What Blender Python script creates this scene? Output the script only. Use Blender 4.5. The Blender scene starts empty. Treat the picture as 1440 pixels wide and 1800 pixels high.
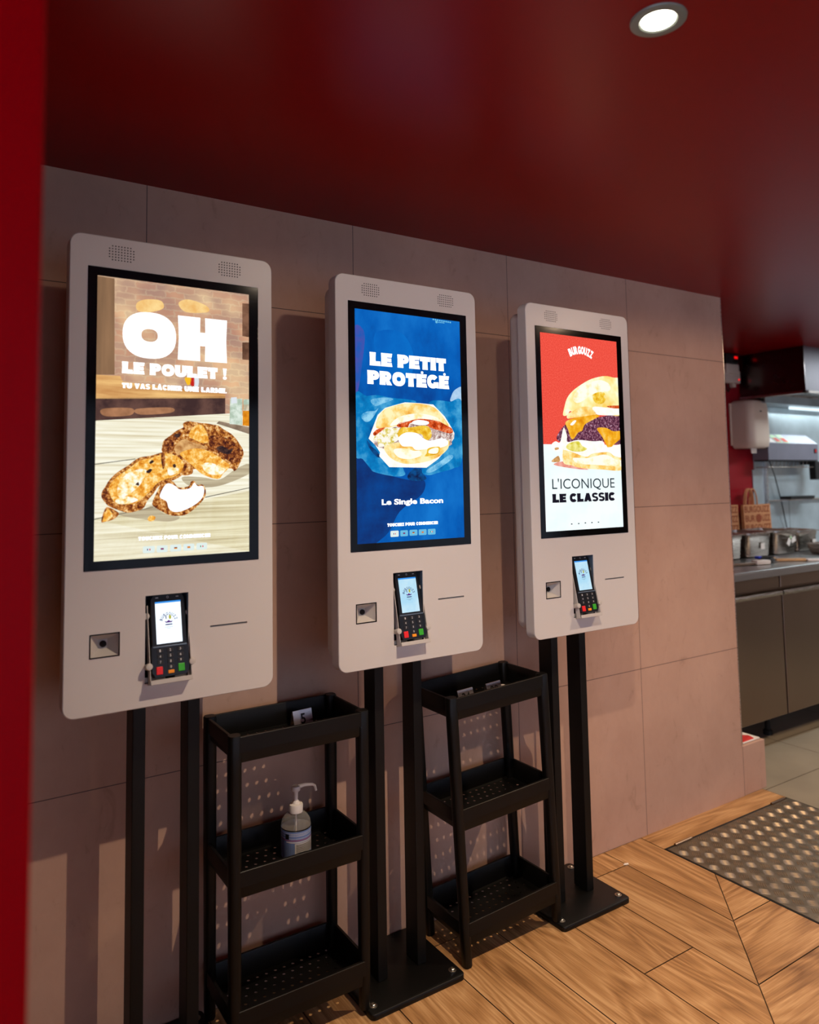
import bpy, bmesh, math, random, json
from mathutils import Vector, Matrix
from mathutils.geometry import tessellate_polygon
random.seed(7)
C = bpy.context.scene.collection
PI = math.pi
ART = json.loads(r'''{"art":{"1":[["col",1,0,[[-53,5969],[342,5954],[366,3887],[-25,3862]]],["win",1,0,[[3204,5755],[3407,5764],[3405,4966],[3203,4977]]],["win",1,0,[[3203,4828],[3405,4846],[3404,4427],[3203,4427]]],["glow",1,1,[[806,5474],[993,5580],[1319,5591],[1376,5428],[1103,5313],[834,5311]]],["glow",1,1,[[1710,5580],[1937,5693],[2343,5596],[2373,5453],[1881,5399]]],["bench",1,0,[[-50,3866],[482,3868],[535,3749],[2525,3622],[2792,3593],[2792,3505],[-43,3357]]],["under",1,0,[[-44,3375],[2792,3549],[2793,3041],[-36,2816]]],["stool",2,1,[[134,3152],[723,3189],[698,3039],[186,3003]]],["stool",2,1,[[828,3180],[1556,3237],[1557,3125],[908,3060]]],["yel",2,1,[[1860,3913],[2002,3922],[1988,3793],[1917,3761]]],["redp",2,1,[[2002,3922],[2073,3927],[2074,3756],[1988,3765]]],["pale",2,1,[[2073,3927],[2174,3919],[2160,3732],[2074,3741]]],["table",3,0,[[-87,2894],[2907,3157],[3472,3084],[3466,-81],[-101,-82]]],["traym",4,0,[[2585,2919],[2644,2973],[3402,2849],[3402,2684]]],["jarw",5,0,[[2907,3496],[3196,3510],[3195,2902],[2892,2914]]],["pale",6,0,[[2928,3526],[3064,3542],[3070,3401],[2934,3389]]],["jaro",5,0,[[3217,3378],[3403,3386],[3402,2875],[3205,2890]]],["jarw",5,0,[[3233,3497],[3403,3505],[3403,3238],[3217,3231]]],["tshade",4,1,[[1808,1711],[2254,1707],[2661,1653],[3026,1877],[3346,2003],[3400,1799],[2636,1504],[2005,1514]]],["tshade",4,1,[[441,962],[960,1037],[1191,1100],[1428,927],[1764,843],[1524,756],[824,855]]],["gap",4,0,[[-32,2000],[812,2116],[812,2101],[-31,1982]]],["gap",4,0,[[-17,869],[1191,1082],[1191,1067],[-16,851]]],["gap",4,0,[[2331,1270],[3400,1467],[3399,1452],[2331,1251]]],["chickd",5,1,[[1371,2267],[1370,2363],[1405,2508],[1560,2632],[1680,2732],[1827,2809],[1826,2895],[1925,2947],[2074,2939],[2224,2919],[2376,2911],[2504,2890],[2633,2868],[2763,2784],[2920,2699],[3053,2574],[3132,2461],[3212,2334],[3226,2207],[3159,2054],[3079,1902],[3000,1839],[2895,1902],[2253,1904],[1954,1856],[1808,1760],[1516,2051]]],["tan",6,1,[[1634,2342],[1730,2489],[1877,2553],[2001,2494],[2251,2423],[2378,2350],[2002,2322],[1830,2247],[1708,2197]]],["chick",6,1,[[1951,2640],[2074,2840],[2250,2870],[2352,2723],[2403,2500],[2251,2473],[2075,2544]]],["char",7,1,[[2583,2353],[2712,2417],[2868,2331],[2973,2357],[2894,2230],[2712,2254]]],["char",7,1,[[1632,2634],[1729,2672],[1754,2612],[1681,2574]]],["chickd",6,1,[[1808,1760],[1831,1954],[2003,2003],[2053,1856],[2004,1771]]],["chick",7,1,[[1756,2222],[1903,2308],[2151,2348],[2378,2301],[2583,2203],[2764,2078],[2895,1978],[2868,1902],[2738,1778],[2661,1678],[2507,1680],[2253,1781],[2078,1929],[1879,2100]]],["chickd",8,1,[[214,1542],[278,1656],[431,1817],[654,1967],[881,2132],[1136,2181],[1371,2255],[1514,2273],[1659,2233],[1843,2100],[1892,1978],[1844,1796],[1662,1664],[1471,1606],[1293,1513],[1201,1373],[1074,1222],[994,1071],[868,1012],[664,977],[440,1049],[284,1123],[207,1198],[133,1315],[145,1429]]],["chick",9,1,[[280,1518],[432,1724],[655,1886],[881,2062],[1136,2134],[1466,2232],[1659,2185],[1806,2076],[1843,1978],[1783,1833],[1638,1725],[1423,1667],[1258,1573],[1119,1410],[935,1249],[776,1159],[483,1168],[349,1264]]],["flesh",10,1,[[457,1538],[633,1792],[883,1885],[1045,1860],[977,1672],[864,1509],[661,1349],[482,1306]]],["char",11,1,[[1102,2038],[1160,2086],[1195,2050],[1125,2003]]],["char",11,1,[[1034,1837],[1114,1896],[1161,1872],[1092,1801]]],["char",11,1,[[817,1568],[874,1614],[886,1543]]],["chickd",8,1,[[1167,1148],[1236,1336],[1282,1430],[1376,1596],[1518,1630],[1614,1617],[1736,1494],[1956,1515],[2005,1612],[2079,1623],[2154,1536],[2254,1547],[2330,1460],[2331,1288],[2206,1119],[2008,955],[1837,876],[1571,886],[1380,976],[1238,1064]]],["white",9,1,[[1330,1334],[1424,1523],[1519,1582],[1663,1520],[1761,1445],[1981,1466],[2079,1586],[2154,1512],[2267,1510],[2305,1411],[2268,1265],[2156,1145],[1958,1029],[1763,963],[1618,968],[1522,1043],[1474,1188],[1354,1262]]],["chickd",8,1,[[135,813],[177,994],[241,1106],[373,1056],[485,960],[376,849],[201,799]]],["chick",9,1,[[168,823],[199,970],[263,1059],[341,988],[353,896],[244,820]]],["chick",8,1,[[1077,845],[1146,901],[1240,862],[1194,782],[1101,785]]],["table2",3,0,[[-114,842],[3469,1392],[3466,-210],[-101,-140]]],["crust2",6,1,[[2403,2600],[2582,2653],[2842,2583],[3053,2460],[3186,2283],[3159,2105],[3000,2028],[2816,2104],[2583,2278],[2429,2401]]],["crust2",6,1,[[1394,2339],[1429,2509],[1584,2620],[1754,2685],[1754,2587],[1633,2488],[1610,2293],[1490,2244]]],["flesh",8,1,[[2278,2003],[2455,2028],[2712,1928],[2803,1878],[2687,1766],[2456,1767],[2304,1855]]],["flesh",10,1,[[415,1250],[593,1315],[797,1287],[866,1227],[662,1163],[461,1168]]],["crust2",10,1,[[1352,2214],[1419,2231],[1439,2027],[1397,1883],[1358,2027]]],["flesh",10,1,[[1493,1906],[1613,1930],[1734,1882],[1662,1785],[1517,1762]]],["char",11,1,[[1600,1979],[1648,2003],[1673,1942],[1625,1918]]],["crust2",9,1,[[150,1406],[214,1496],[259,1403],[261,1243],[328,1149],[218,1210],[140,1314]]]],"2":[["denimd",1,1,[[-61,2295],[299,2066],[540,1834],[1191,1658],[1709,1566],[2081,1540],[1966,1190],[1277,776],[810,159],[-68,-2]]],["deniml",1,1,[[598,5380],[1369,5497],[1781,4953],[1606,4182],[881,4182],[661,4646]]],["glove",2,1,[[-29,3746],[324,3742],[647,3780],[949,3740],[1231,3721],[1491,3712],[1860,3662],[1591,3473],[1216,2935],[1208,2501],[1306,2285],[1402,1884],[1451,1721],[1141,1680],[540,1791],[394,1898],[178,2129],[-49,2295]]],["glove",2,1,[[3392,3697],[2963,3712],[2626,3731],[2294,3682],[2124,3405],[2108,2736],[2044,2291],[2009,1893],[2006,1761],[2220,1704],[2577,1780],[3056,1890],[3348,2141]]],["gloved",3,1,[[1528,1677],[1716,1872],[1954,1871],[2006,1761],[2137,1628],[2028,1563],[1656,1567]]],["gloveh",3,1,[[145,3224],[318,3337],[565,3368],[666,3436],[438,3128],[265,3080]]],["gloveh",3,1,[[446,3641],[822,3723],[1127,3694],[819,3572],[568,3496]]],["gloved",3,1,[[307,2615],[452,2448],[623,2322],[695,2173],[547,2215],[353,2447]]],["gloveh",3,1,[[2584,2071],[2924,2253],[3035,2185],[2777,2004],[2303,1781],[2141,1826]]],["sleeve",1,1,[[3419,4139],[3143,4043],[3024,3875],[2992,3725],[3248,3697],[3408,3720]]],["violet",1,1,[[-56,5415],[278,5374],[199,4556],[55,3817],[-80,3665]]],["wrap",4,0,[[361,2648],[638,3263],[868,3455],[1176,3544],[1489,3628],[1967,3627],[2402,3608],[2783,3294],[3014,2982],[3096,2847],[3078,2709],[2873,2456],[2531,2138],[2143,1904],[967,1922],[671,2205],[697,2301],[551,2492]]],["patty",5,1,[[527,2513],[555,2726],[808,2882],[1217,2979],[1848,3084],[2388,3033],[3039,2845],[3005,2640],[2790,2478],[1052,2412],[749,2409]]],["bun",6,1,[[583,2940],[663,3221],[867,3423],[1176,3533],[1541,3604],[1994,3612],[2346,3560],[2563,3445],[2753,3247],[2902,3036],[2528,3127],[2119,3182],[1796,3160],[1583,3099],[1321,3025],[1011,2951],[808,2925]]],["bunl",7,1,[[1012,2995],[1221,3197],[1641,3321],[2122,3338],[2503,3262],[2612,3152],[2119,3204],[1797,3182],[1558,3120],[1295,3046]]],["bacon",7,1,[[1217,3000],[1322,3091],[1584,3132],[1851,3206],[2173,3206],[2529,3172],[2805,3067],[3000,2981],[3040,2868],[2883,2842],[2605,2903],[2277,2985],[2117,3092],[1902,3130],[1636,3078],[1554,2966],[1320,2960]]],["bacon",7,1,[[494,2789],[632,2899],[859,2947],[757,2859],[555,2726]]],["white",8,1,[[1716,3125],[1930,3176],[2226,3140],[2197,3061],[1927,3042],[1741,3059]]],["veg",7,1,[[503,2597],[555,2726],[757,2859],[884,2948],[1216,2935],[1320,2960],[1239,2805],[1262,2632],[1003,2519],[800,2452],[650,2450],[627,2578]]],["yolk",8,1,[[1239,2805],[1372,2961],[1633,2968],[1980,3022],[2223,3006],[2328,2830],[2270,2672],[2106,2647],[1975,2799],[1577,2791],[1314,2676]]],["bun",8,1,[[812,2431],[1003,2519],[1286,2567],[1414,2504],[1676,2485],[1780,2421],[2102,2447],[2595,2475],[2893,2660],[2867,2433],[2560,2205],[2147,2070],[1561,2003],[1199,2068],[947,2218]]],["bunl",9,1,[[1103,2370],[1413,2416],[1726,2354],[1939,2356],[1962,2224],[1616,2134],[1253,2176]]],["white",9,1,[[1262,2632],[1315,2742],[1525,2834],[1842,2819],[2053,2690],[2269,2627],[2656,2701],[2850,2637],[2847,2524],[2594,2441],[2182,2403],[1806,2377],[1675,2463],[1388,2471]]],["yolk",10,1,[[2152,2292],[2210,2426],[2539,2474],[2593,2408],[2507,2272],[2096,2203]]],["bunl",11,1,[[2220,2292],[2263,2393],[2525,2441],[2493,2294]]]],"3":[["whitet",1,0,[[-173,2592],[4114,2621],[4233,-860],[-303,-577]]],["pinks",2,1,[[402,1979],[770,2081],[1135,1979],[1886,1833],[1301,1856]]],["patty3",3,1,[[550,2812],[728,3040],[905,3189],[1051,3255],[1250,3219],[1720,3275],[2144,3393],[2452,3488],[3488,3556],[3441,2737],[3150,2625],[2534,2722],[2138,2695],[1634,2708],[1052,2677],[656,2691]]],["bun3",4,1,[[848,3496],[932,3788],[1058,4042],[1299,4263],[1660,4472],[2088,4667],[2519,4780],[2800,4819],[3112,4795],[3551,4680],[3492,3633],[2734,3595],[2425,3552],[2156,3627],[1383,3577],[1154,3631],[1033,3502]]],["bunl",5,1,[[1287,4011],[1474,4272],[1900,4507],[2514,4672],[2942,4567],[2930,4349],[2310,4273],[1938,4084],[1515,3896]]],["yolk",6,1,[[2152,4159],[2432,4280],[2708,4273],[2760,4081],[2597,3923],[2292,3931]]],["bun",6,1,[[1034,3523],[1270,3635],[1567,3752],[1984,3800],[2218,3672],[2272,3546],[1731,3485],[1318,3429],[1029,3399]]],["wrap",6,1,[[2164,3797],[2776,3801],[3499,3765],[3491,3611],[2701,3551],[2275,3589]]],["bacon",7,1,[[2779,3844],[3061,3878],[3507,3897],[3502,3820],[3088,3792]]],["cheese",7,1,[[937,3272],[1259,3406],[1731,3485],[2273,3557],[2454,3531],[2144,3393],[1777,3234],[1650,3042],[1471,2975],[1258,2774],[1144,2803],[1041,3048]]],["wrap",8,1,[[1135,3216],[1314,3346],[1400,3328],[1249,3198]]],["cheese",7,1,[[2311,3122],[2711,3154],[3048,3055],[3460,3064],[3449,2868],[3088,2645],[2861,2492],[2741,2555],[2541,2850]]],["bun",8,1,[[784,2407],[870,2429],[1325,2351],[1789,2271],[2090,2336],[2762,2384],[3069,2301],[3417,2303],[3389,1823],[2487,1830],[1593,1875],[1134,1959],[796,2040]]],["bunl",9,1,[[1202,2185],[1785,2187],[2206,2253],[2665,2298],[3123,2150],[3406,2108],[3396,1935],[2192,1979],[1425,2020]]],["wrap",10,1,[[318,2585],[489,2689],[684,2671],[844,3105],[976,2882],[995,2676],[1460,2746],[2109,2715],[2534,2722],[2770,2534],[3435,2629],[3413,2238],[3067,2258],[2762,2384],[2090,2336],[1787,2229],[1324,2330],[843,2449],[559,2385],[367,2444]]],["pickle",11,1,[[930,2491],[1051,2636],[1458,2705],[1626,2561],[1829,2480],[1618,2395],[1211,2391]]],["tan",11,1,[[452,2485],[592,2507],[618,2457],[477,2425]]],["tan",8,1,[[296,2080],[553,2243],[635,2203],[629,2071]]]]},"tx":{"O":[517,1656,4285,5299],"Oi":[906,1259,4651,4933],"H":[1697,2826,4312,5300],"Hi":[[2191,4954],[2321,4966],[2261,4960],[2262,4656]],"LE POULET !":[516,2819,3929,4183],"TU VAS":[515,2823,3613,3726],"T1":[885,2453,378,460],"btn1":[[979,1225,108,253],[1270,1502,105,252],[1556,1795,106,253],[1842,2083,107,255],[2131,2373,109,258]],"LE PETIT":[421,2848,4538,4887],"PROTEGE":[345,2932,4053,4410],"Le Single":[718,2656,945,1099],"T2":[877,2472,397,479],"btn2":[[966,1217,129,284],[1265,1504,130,283],[1552,1802,132,283],[1844,2094,131,281],[2137,2385,129,280]],"logo2":[2418,3064,5799,5979],"arch3":[1146,2252,5319,5663],"ICON":[292,3010,1225,1546],"CLASSIC":[286,3013,845,1107],"dots3":[[1049,187],[1346,187],[1635,196],[1921,193],[2211,194]]}}''')

# ------------------------------------------------------------------ helpers
def lin(c):
    return tuple(((v / 255) / 12.92 if v / 255 <= .04045 else ((v / 255 + .055) / 1.055) ** 2.4) for v in c) + (1.0,)

def new_mat(name):
    m = bpy.data.materials.new(name); m.use_nodes = True
    nt = m.node_tree
    b = nt.nodes['Principled BSDF']
    return m, nt, b

def N(nt, typ, **kw):
    n = nt.nodes.new(typ)
    for k, v in kw.items():
        if k.startswith('i_'):
            n.inputs[k[2:].replace('_', ' ')].default_value = v
        else:
            setattr(n, k, v)
    return n

def ramp(nt, stops):
    r = nt.nodes.new('ShaderNodeValToRGB')
    e = r.color_ramp.elements
    while len(e) < len(stops): e.new(.5)
    for el, (p, c) in zip(e, stops):
        el.position = p; el.color = c
    return r

def plain(name, col, rough=.5, metal=0., coat=0., noise=0., nscale=8., bump=0., bscale=200., spec=.5, trans=0., ior=1.45):
    m, nt, b = new_mat(name)
    c = lin(col)
    b.inputs['Base Color'].default_value = c
    b.inputs['Roughness'].default_value = rough
    b.inputs['Metallic'].default_value = metal
    b.inputs['Coat Weight'].default_value = coat
    b.inputs['Specular IOR Level'].default_value = spec
    b.inputs['Transmission Weight'].default_value = trans
    b.inputs['IOR'].default_value = ior
    tc = N(nt, 'ShaderNodeTexCoord')
    if noise:
        no = N(nt, 'ShaderNodeTexNoise', i_Scale=nscale, i_Detail=5.)
        nt.links.new(tc.outputs['Object'], no.inputs['Vector'])
        d = tuple(v * (1 - noise) for v in c[:3]) + (1,); l = tuple(min(1, v * (1 + noise)) for v in c[:3]) + (1,)
        r = ramp(nt, [(.3, d), (.7, l)])
        nt.links.new(no.outputs['Fac'], r.inputs['Fac']); nt.links.new(r.outputs['Color'], b.inputs['Base Color'])
    if bump:
        n2 = N(nt, 'ShaderNodeTexNoise', i_Scale=bscale, i_Detail=3.)
        bp = N(nt, 'ShaderNodeBump', i_Strength=bump, i_Distance=.002)
        nt.links.new(tc.outputs['Object'], n2.inputs['Vector'])
        nt.links.new(n2.outputs['Fac'], bp.inputs['Height']); nt.links.new(bp.outputs['Normal'], b.inputs['Normal'])
    return m

def glow(name, stops, strength=1., scale=60., stretch=(1, 1, 1), detail=6., rough=.6):
    """a picture colour shown by a lit screen: emission through a noise ramp"""
    m = bpy.data.materials.new(name); m.use_nodes = True
    nt = m.node_tree; nt.nodes.clear()
    out = N(nt, 'ShaderNodeOutputMaterial'); em = N(nt, 'ShaderNodeEmission', i_Strength=strength)
    nt.links.new(em.outputs[0], out.inputs[0])
    if len(stops) == 1:
        em.inputs['Color'].default_value = lin(stops[0][1])
    else:
        tc = N(nt, 'ShaderNodeTexCoord'); mp = N(nt, 'ShaderNodeMapping'); mp.inputs['Scale'].default_value = stretch
        no = N(nt, 'ShaderNodeTexNoise', i_Scale=scale, i_Detail=detail, i_Roughness=rough)
        r = ramp(nt, [(p, lin(c)) for p, c in stops])
        nt.links.new(tc.outputs['Object'], mp.inputs['Vector']); nt.links.new(mp.outputs[0], no.inputs['Vector'])
        nt.links.new(no.outputs['Fac'], r.inputs['Fac']); nt.links.new(r.outputs['Color'], em.inputs['Color'])
    return m

def tag(o, label=None, cat=None, group=None, kind=None):
    if label: o['label'] = label
    if cat: o['category'] = cat
    if group: o['group'] = group
    if kind: o['kind'] = kind
    return o

def thing(name, label, cat, loc=(0, 0, 0), rot=(0, 0, 0), group=None):
    o = bpy.data.objects.new(name, None); C.objects.link(o)
    o.location = loc; o.rotation_euler = rot; o.empty_display_size = .05
    return tag(o, label, cat, group)

def link_mesh(name, me, parent=None, loc=(0, 0, 0), rot=(0, 0, 0)):
    o = bpy.data.objects.new(name, me); C.objects.link(o)
    o.location = loc; o.rotation_euler = rot
    if parent: o.parent = parent
    return o

def ob(name, bm, mats, parent=None, loc=(0, 0, 0), rot=(0, 0, 0), smooth=False, angle=35):
    me = bpy.data.meshes.new(name)
    bmesh.ops.recalc_face_normals(bm, faces=bm.faces[:]) if smooth != 'keep' else None
    bm.to_mesh(me); bm.free()
    if not isinstance(mats, (list, tuple)): mats = [mats]
    for m in mats: me.materials.append(m)
    if smooth:
        for p in me.polygons: p.use_smooth = True
        me.set_sharp_from_angle(angle=math.radians(angle))
    return link_mesh(name, me, parent, loc, rot)

def dup(root, loc=None, rot=None, label=None, group=None):
    r = root.copy(); C.objects.link(r)
    if loc is not None: r.location = loc
    if rot is not None: r.rotation_euler = rot
    if label: r['label'] = label
    if group: r['group'] = group
    for ch in list(root.children):
        c = ch.copy(); C.objects.link(c); c.parent = r
        for g in list(ch.children):
            d = g.copy(); C.objects.link(d); d.parent = c
    return r

def BM(): return bmesh.new()

def add_box(bm, x0, x1, y0, y1, z0, z1, mi=0, bev=0., seg=2, mat=None):
    t = bmesh.new()
    bmesh.ops.create_cube(t, size=1)
    for v in t.verts:
        v.co = Vector(((x0 + x1) / 2 + v.co.x * (x1 - x0), (y0 + y1) / 2 + v.co.y * (y1 - y0), (z0 + z1) / 2 + v.co.z * (z1 - z0)))
    if bev: bmesh.ops.bevel(t, geom=t.edges[:], offset=bev, segments=seg, profile=.5, affect='EDGES', clamp_overlap=True)
    merge(bm, t, mi, mat)

def merge(bm, t, mi=0, mat=None):
    if mat is not None: bmesh.ops.transform(t, matrix=mat, verts=t.verts[:])
    vm = {}
    for v in t.verts: vm[v] = bm.verts.new(v.co)
    for f in t.faces:
        try:
            nf = bm.faces.new([vm[v] for v in f.verts]); nf.material_index = mi if mi >= 0 else f.material_index
        except ValueError: pass
    t.free()

def loft(bm, rings, cap0=True, cap1=True, mi=0, closed=True):
    vs = [[bm.verts.new(p) for p in r] for r in rings]
    n = len(rings[0])
    for a, b in zip(vs, vs[1:]):
        for i in range(n if closed else n - 1):
            f = bm.faces.new([a[i], a[(i + 1) % n], b[(i + 1) % n], b[i]]); f.material_index = mi
    if cap0: bm.faces.new(vs[0][::-1]).material_index = mi
    if cap1: bm.faces.new(vs[-1]).material_index = mi
    return vs

def add_lathe(bm, prof, cx=0, cy=0, n=24, mi=0, axis='z', mat=None):
    t = bmesh.new()
    rings = []
    for r, z in prof:
        rings.append([(cx + max(r, 1e-5) * math.cos(2 * PI * i / n), cy + max(r, 1e-5) * math.sin(2 * PI * i / n), z) for i in range(n)])
    loft(t, rings, True, True)
    merge(bm, t, mi, mat)

def add_tube(bm, pts, r, n=10, mi=0, caps=True):
    pts = [Vector(p) for p in pts]; rs = r if isinstance(r, (list, tuple)) else [r] * len(pts)
    rings = []; up = Vector((0, 0, 1))
    for i, p in enumerate(pts):
        d = (pts[min(i + 1, len(pts) - 1)] - pts[max(i - 1, 0)]).normalized()
        a = d.cross(up)
        if a.length < .05: a = d.cross(Vector((0, 1, 0)))
        a.normalize(); b = d.cross(a).normalized()
        rings.append([p + (a * math.cos(2 * PI * k / n) + b * math.sin(2 * PI * k / n)) * rs[i] for k in range(n)])
    loft(bm, rings, caps, caps, mi)

def rrect(x0, x1, z0, z1, r, n=6):
    out = []
    for cx, cz, a0 in ((x1 - r, z1 - r, 0), (x0 + r, z1 - r, 90), (x0 + r, z0 + r, 180), (x1 - r, z0 + r, 270)):
        for i in range(n + 1):
            a = math.radians(a0 + 90 * i / n); out.append((cx + r * math.cos(a), cz + r * math.sin(a)))
    return out

def flat(bm, loops, y, mi=0, flip=False):
    """planar region (outer loop, then holes) in the x-z plane at depth y"""
    pts = [p for l in loops for p in l]
    vs = [bm.verts.new((p[0], y, p[1])) for p in pts]
    for t in tessellate_polygon([[Vector((p[0], p[1], 0)) for p in l] for l in loops]):
        try: bm.faces.new([vs[i] for i in (t[::-1] if flip else t)]).material_index = mi
        except ValueError: pass
    return vs

def wallring(bm, loop, y0, y1, mi=0):
    loft(bm, [[(p[0], y0, p[1]) for p in loop], [(p[0], y1, p[1]) for p in loop]], False, False, mi)

def smooth_poly(p, k=5):
    out = []; n = len(p)
    for i in range(n):
        p0, p1, p2, p3 = (Vector(p[(i + j) % n]) for j in (-1, 0, 1, 2))
        for s in range(k):
            t = s / k
            out.append(tuple(.5 * ((2 * p1) + (p2 - p0) * t + (2 * p0 - 5 * p1 + 4 * p2 - p3) * t * t + (3 * p1 - p0 - 3 * p2 + p3) * t ** 3)))
    return out

def clip_poly(p, x0, x1, z0, z1):
    def half(p, f, inter):
        o = []
        for i in range(len(p)):
            a, b = p[i - 1], p[i]
            if f(b):
                if not f(a): o.append(inter(a, b))
                o.append(b)
            elif f(a): o.append(inter(a, b))
        return o
    def ix(v): return lambda a, b: (v, a[1] + (b[1] - a[1]) * (v - a[0]) / (b[0] - a[0]))
    def iz(v): return lambda a, b: (a[0] + (b[0] - a[0]) * (v - a[1]) / (b[1] - a[1]), v)
    for f, i in ((lambda q: q[0] >= x0, ix(x0)), (lambda q: q[0] <= x1, ix(x1)), (lambda q: q[1] >= z0, iz(z0)), (lambda q: q[1] <= z1, iz(z1))):
        if len(p) < 3: return []
        p = half(p, f, i)
    return p

# text from the built-in font, returned as triangles in the unit of its cap height
_tx = {}
def text_tris(s, bold=0.):
    key = (s, bold)
    if key in _tx: return _tx[key]
    cu = bpy.data.curves.new('lettering', 'FONT'); cu.body = s; cu.offset = bold; cu.fill_mode = 'FRONT'; cu.resolution_u = 4
    o = bpy.data.objects.new('lettering', cu); C.objects.link(o)
    bpy.context.view_layer.update()
    me = o.evaluated_get(bpy.context.evaluated_depsgraph_get()).to_mesh()
    vs = [(v.co.x, v.co.y) for v in me.vertices]; fs = [tuple(p.vertices) for p in me.polygons]
    o.evaluated_get(bpy.context.evaluated_depsgraph_get()).to_mesh_clear()
    bpy.data.objects.remove(o); bpy.data.curves.remove(cu)
    _tx[key] = (vs, fs); return vs, fs

def add_text(bm, s, x0, x1, z0, z1, y, mi=0, bold=0., fn=None):
    vs, fs = text_tris(s, bold)
    if not vs: return
    ax, bx = min(v[0] for v in vs), max(v[0] for v in vs); az, bz = min(v[1] for v in vs), max(v[1] for v in vs)
    nv = []
    for v in vs:
        p = (x0 + (v[0] - ax) / (bx - ax) * (x1 - x0), y, z0 + (v[1] - az) / (bz - az) * (z1 - z0))
        nv.append(bm.verts.new(fn(p) if fn else p))
    for f in fs:
        try: bm.faces.new([nv[i] for i in f]).material_index = mi
        except ValueError: pass

def arch_text(bm, s, cx, cz, R, a0, a1, h, w, y, mi=0, bold=0.):
    for i, ch in enumerate(s):
        a = math.radians(a0 + (a1 - a0) * i / (len(s) - 1)); px, pz = cx + R * math.sin(a), cz + R * math.cos(a)
        ca, sa = math.cos(a), math.sin(a)
        add_text(bm, ch, -w / 2, w / 2, -h / 2, h / 2, y, mi, bold, lambda p: (px + p[0] * ca + p[2] * sa, p[1], pz - p[0] * sa + p[2] * ca))

# fat poster capitals: strokes on a cap height of 1
def ell(cx, cz, rx, rz, a0=0, a1=360, n=28, e=2.3):
    o = []
    for i in range(n + (a1 - a0 != 360)):
        a = math.radians(a0 + (a1 - a0) * i / n); c, s = math.cos(a), math.sin(a)
        o.append((cx + rx * math.copysign(abs(c) ** (2 / e), c), cz + rz * math.copysign(abs(s) ** (2 / e), s)))
    return o
def ringshape(cx, cz, rx, rz, ix, iz, a0=0, a1=360):
    o, i = ell(cx, cz, rx, rz, a0, a1), ell(cx, cz, ix, iz, a0, a1)
    q = []
    m = len(o)
    for k in range(m if a1 - a0 == 360 else m - 1): q.append([o[k], o[(k + 1) % m], i[(k + 1) % m], i[k]])
    return q
def R_(x0, x1, z0, z1, f=.02): return [(x0 - f, z0), (x1 + f, z0), (x1, (z0 + z1) / 2), (x1 + f, z1), (x0 - f, z1), (x0, (z0 + z1) / 2)]
def glyph(ch):
    S = .42
    bars = lambda w: [R_(0, S, 0, 1), [(S, 0), (w + .03, 0), (w - .02, .30), (S, .30)], [(S, .36), (w - .04, .36), (w - .04, .64), (S, .64)], [(S, .70), (w - .02, .70), (w + .03, 1), (S, 1)]]
    if ch == 'E' : return .80, bars(.80)
    if ch == 'É': return .80, bars(.80) + [ell(.45, 1.12, .10, .10)]
    if ch == 'L': return .80, [R_(0, S, 0, 1), [(S, 0), (.80, 0), (.78, .34), (S, .34)]]
    if ch == 'T': return .80, [R_(.2, .6, 0, 1), [(0, .64), (.8, .64), (.8, 1), (0, 1)]]
    if ch == 'I': return S, [R_(0, S, 0, 1)]
    if ch == 'H': return .98, [R_(0, S, 0, 1), R_(.56, .98, 0, 1), [(S, .35), (.56, .35), (.56, .65), (S, .65)]]
    if ch == 'O': return 1.0, ringshape(.5, .5, .5, .52, .17, .17)
    if ch == 'Q': return 1.0, ringshape(.5, .5, .5, .52, .17, .17) + [[(.55, .3), (.8, .3), (1.02, -.05), (.75, -.05)]]
    if ch == 'P': return .86, [R_(0, S, 0, 1)] + ringshape(.44, .66, .42, .34, .08, .06, -90, 90) + [[(.38, .92), (.45, .92), (.45, .72), (.38, .72)], [(.38, .60), (.45, .60), (.45, .32), (.38, .32)]]
    if ch == 'R': return .90, glyph('P')[1] + [[(.42, .4), (.70, .4), (.93, 0), (.52, 0)]]
    if ch == 'U': return .94, [R_(0, .40, .4, 1), R_(.58, .94, .4, 1)] + ringshape(.47, .42, .47, .44, .08, .10, 180, 360)
    if ch == 'C': return .88, ringshape(.46, .5, .46, .52, .15, .16, 38, 322)
    if ch == 'G': return .94, ringshape(.46, .5, .46, .52, .15, .16, 38, 330) + [[(.52, .05), (.94, 0), (.94, .48), (.52, .46)]]
    if ch == 'A': return .98, [[(0, 0), (.40, 0), (.60, 1), (.30, 1)], [(.98, 0), (.58, 0), (.38, 1), (.68, 1)], [(.3, .16), (.7, .16), (.62, .46), (.38, .46)]]
    if ch == 'Â': return .98, glyph('A')[1] + [[(.30, 1.06), (.49, 1.22), (.68, 1.06)]]
    if ch == 'V': return .94, [[(0, 1), (.42, 1), (.62, 0), (.32, 0)], [(.94, 1), (.54, 1), (.32, 0), (.62, 0)]]
    if ch == 'N': return .96, [R_(0, .36, 0, 1), R_(.60, .96, 0, 1), [(0, 1), (.40, 1), (.96, 0), (.56, 0)]]
    if ch == 'M': return 1.16, [R_(0, .36, 0, 1), R_(.80, 1.16, 0, 1), [(0, 1), (.38, 1), (.74, .1), (.44, .1)], [(1.16, 1), (.78, 1), (.44, .1), (.72, .1)]]
    if ch == 'S': return .80, ringshape(.40, .71, .40, .31, .13, .07, 20, 270) + ringshape(.40, .29, .40, .31, .13, .07, -160, 90)
    if ch == 'Z': return .80, [[(0, .68), (.8, .68), (.8, 1), (0, 1)], [(0, 0), (.8, 0), (.8, .32), (0, .32)], [(0, .2), (.36, .2), (.8, .8), (.44, .8)]]
    if ch == '!': return .34, [[(.02, 1), (.34, 1), (.28, .34), (.08, .34)], ell(.18, .14, .16, .15)]
    if ch == '.': return .28, [ell(.14, .13, .13, .13)]
    return .34, []
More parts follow.
